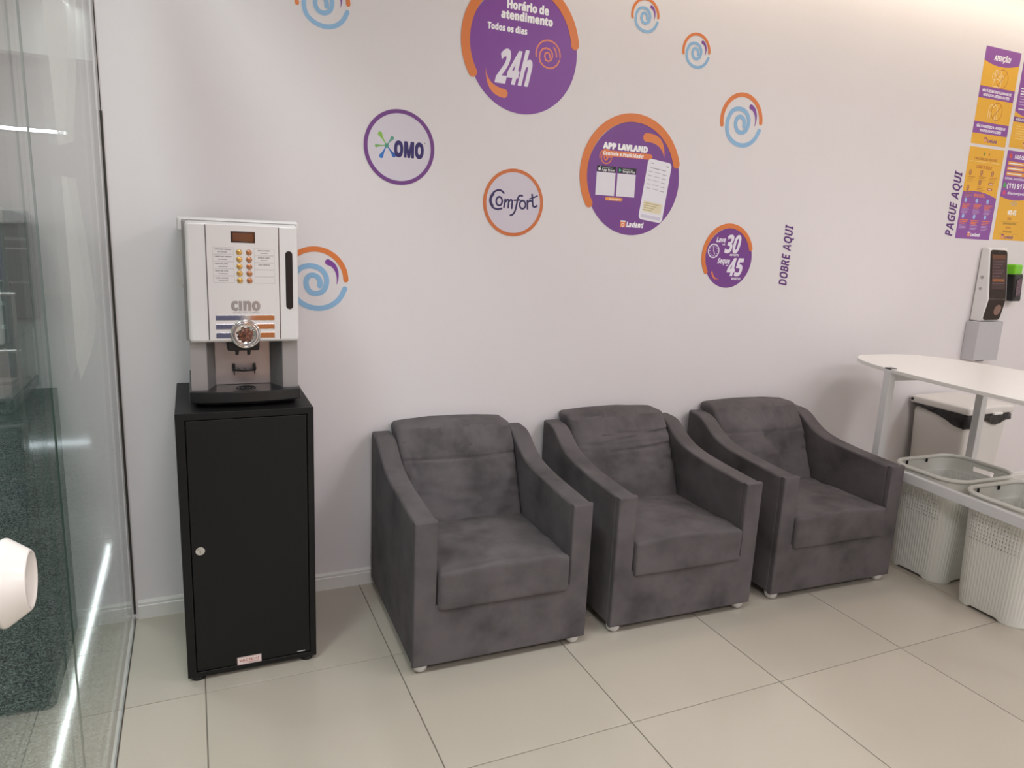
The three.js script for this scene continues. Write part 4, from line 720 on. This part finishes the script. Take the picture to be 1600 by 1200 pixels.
// ------------------------------------------------------------------ pay point on the wall
{
  const b = thing('wall_box', 'light grey metal box mounted on the wall under the payment kiosk', 'box', [4.31, 0.857, 0.04]);
  mesh('case', rbox(-0.11, 0.11, 0, 0.23, -0.0395, 0.04, 0.003), std({ color: new THREE.Color(0.56, 0.55, 0.575), roughness: 0.4, metalness: 0.2 }), b);
  mesh('cable_gland', rbox(-0.04, 0.02, -0.008, 0.001, -0.01, 0.02, 0.002), M.blackPlastic, b);
  // kiosk: rounded white body whose face kinks towards its foot
  const k = thing('payment_kiosk', 'white payment kiosk with dark glass face standing on the grey wall box', 'kiosk', [4.306, 1.0872, 0.04]);
  const pr = new THREE.Shape(); pr.moveTo(-0.036, 0.012); pr.lineTo(-0.036, 0.395); pr.quadraticCurveTo(-0.035, 0.425, -0.02, 0.428); pr.lineTo(-0.004, 0.428); pr.quadraticCurveTo(0.008, 0.426, 0.01, 0.41); pr.lineTo(0.05, 0.135); pr.lineTo(0.034, 0.022); pr.quadraticCurveTo(0.032, 0.001, 0.015, 0.0015); pr.lineTo(-0.025, 0.0015); pr.quadraticCurveTo(-0.036, 0.002, -0.036, 0.012);
  const kw = 0.174, ext = (s, w2, bev) => { const g = new THREE.ExtrudeGeometry(s, { depth: w2 - 2 * bev, bevelEnabled: true, bevelSize: bev, bevelOffset: -bev, bevelThickness: bev, bevelSegments: 4, curveSegments: 10 }); g.rotateY(-Math.PI / 2); g.translate(w2 / 2 - bev, 0, 0); return g; };
  mesh('shell', ext(pr, kw, 0.008), std({ color: new THREE.Color(0.8, 0.78, 0.77), roughness: 0.3 }), k);
  // face: two glass leaves with rounded outer corners
  const leaf = (y0, y1, top) => { const s = new THREE.Shape(), r = 0.024, x = 0.076; if (top) { s.moveTo(-x, 0); s.lineTo(x, 0); s.lineTo(x, y1 - r); s.quadraticCurveTo(x, y1, x - r, y1); s.lineTo(-x + r, y1); s.quadraticCurveTo(-x, y1, -x, y1 - r); } else { s.moveTo(-x, 0); s.lineTo(-x, -y1 + r); s.quadraticCurveTo(-x, -y1, -x + r, -y1); s.lineTo(x - r, -y1); s.quadraticCurveTo(x, -y1, x, -y1 + r); s.lineTo(x, 0); } s.closePath(); return new THREE.ExtrudeGeometry(s, { depth: 0.003, bevelEnabled: false, curveSegments: 8 }); };
  const gl = phys({ color: new THREE.Color(0.03, 0.016, 0.01), roughness: 0.25, specularIntensity: 0.5 });
  const up = mesh('glass_face', leaf(0, 0.282, true), gl, k); up.position.set(0, 0.135, 0.0488); up.rotation.x = -0.1445;
  const lo = mesh('glass_face', leaf(0, 0.125, false), gl, k); lo.position.set(0, 0.1345, 0.0488); lo.rotation.x = 0.1405;
  const scr = canvasTexture(320, 560, (g, w, h) => { g.fillStyle = '#4a2c28'; g.fillRect(0, 0, w, h); g.fillStyle = '#7a4426'; g.fillRect(0, 0, w, 70); for (let i = 0; i < 6; i++) { g.fillStyle = '#6d4a52'; g.fillRect(30, 100 + i * 48, 260 - (i % 3) * 50, 16); } g.fillStyle = '#a8622a'; g.fillRect(20, 390, 280, 44); g.fillStyle = '#8d6a70'; g.fillRect(20, 460, 280, 8); });
  const sm = mesh('screen', new THREE.BoxGeometry(0.124, 0.2, 0.0008), [gl, gl, gl, gl, phys({ map: scr, roughness: 0.15, emissive: 0xffffff, emissiveMap: scr, emissiveIntensity: 0.35, color: new THREE.Color(0.3, 0.3, 0.3) }), gl], up); sm.position.set(0, 0.155, 0.0035);
  const sl = new THREE.RectAreaLight(new THREE.Color(1, 0.6, 0.45), 0.08, 0.12, 0.19); sl.rotation.y = Math.PI; sl.position.set(0, 0.155, 0.006); up.add(sl);
  mesh('camera_eye', new THREE.CylinderGeometry(0.004, 0.004, 0.001, 16).rotateX(Math.PI / 2).translate(0, 0.268, 0.0035), M.blackPlastic, up);
  mesh('reader_ring', new THREE.CylinderGeometry(0.031, 0.031, 0.0016, 32).rotateX(Math.PI / 2).scale(1, 1, 1).translate(0.028, -0.064, 0.0036), std({ color: S(138, 104, 92), roughness: 0.3 }), lo);
  for (const [y, r] of [[0.256, 0.0105], [0.19, 0.009]]) mesh('side_badge', new THREE.CylinderGeometry(r, r, 0.0015, 24).rotateZ(Math.PI / 2).translate(-kw / 2 - 0.0005, y, -0.004), std({ color: S(176, 172, 172), roughness: 0.4 }), k);
  // card reader hung beside it
  const c = thing('card_reader', 'black handheld card reader with bright green top beside the kiosk', 'card reader', [4.51, 1.205, 0.045], 0.1);
  mesh('body', softBox(0.1, 0.165, 0.05, 0.009, [12, 14, 8], (p) => { p.x += -0.4 * p.y; p.z += 0.12 * p.y; }).translate(0, 0.083, 0), M.blackPlastic, c);
  mesh('green_cap', softBox(0.088, 0.06, 0.054, 0.01, [10, 8, 8], (p) => { p.x += -0.3 * p.y; p.z += 0.1 * p.y; }).translate(-0.055, 0.19, 0.012), std({ color: S(128, 214, 44), roughness: 0.4 }), c);
  const ct = canvasTexture(160, 280, (g, w, h) => { g.fillStyle = '#5c4250'; g.fillRect(0, 0, w, h); for (let i = 0; i < 5; i++) { g.fillStyle = '#7c5f68'; g.fillRect(20, 40 + i * 44, 110, 12); } });
  const cs = mesh('screen', new THREE.BoxGeometry(0.058, 0.112, 0.002), [gl, gl, gl, gl, phys({ map: ct, roughness: 0.2 }), gl], c); cs.position.set(0.004, 0.086, 0.0268); cs.rotation.set(0.118, 0, 0.38);
  mesh('wall_hook', rbox(-0.02, 0.02, 0.09, 0.15, -0.045, -0.02, 0.004), M.blackPlastic, c);
}
// ------------------------------------------------------------------ small things on the floor
{
  const p = thing('power_adapter', 'small white power adapter with a dark cord on the floor behind the basket', 'adapter', [3.2, 0, 0.47]);
  mesh('case', rbox(-0.04, 0.04, 0, 0.032, -0.025, 0.025, 0.005), M.white, p);
  const cv = new THREE.CatmullRomCurve3([[-0.07, 0.005, 0.05], [-0.03, 0.005, 0.042], [0.02, 0.006, 0.05], [0.05, 0.008, 0.03], [0.041, 0.012, 0]].map((v) => new THREE.Vector3(...v)));
  mesh('cord', new THREE.TubeGeometry(cv, 30, 0.004, 8), M.blackPlastic, p);
}
renderer.render(scene, camera);
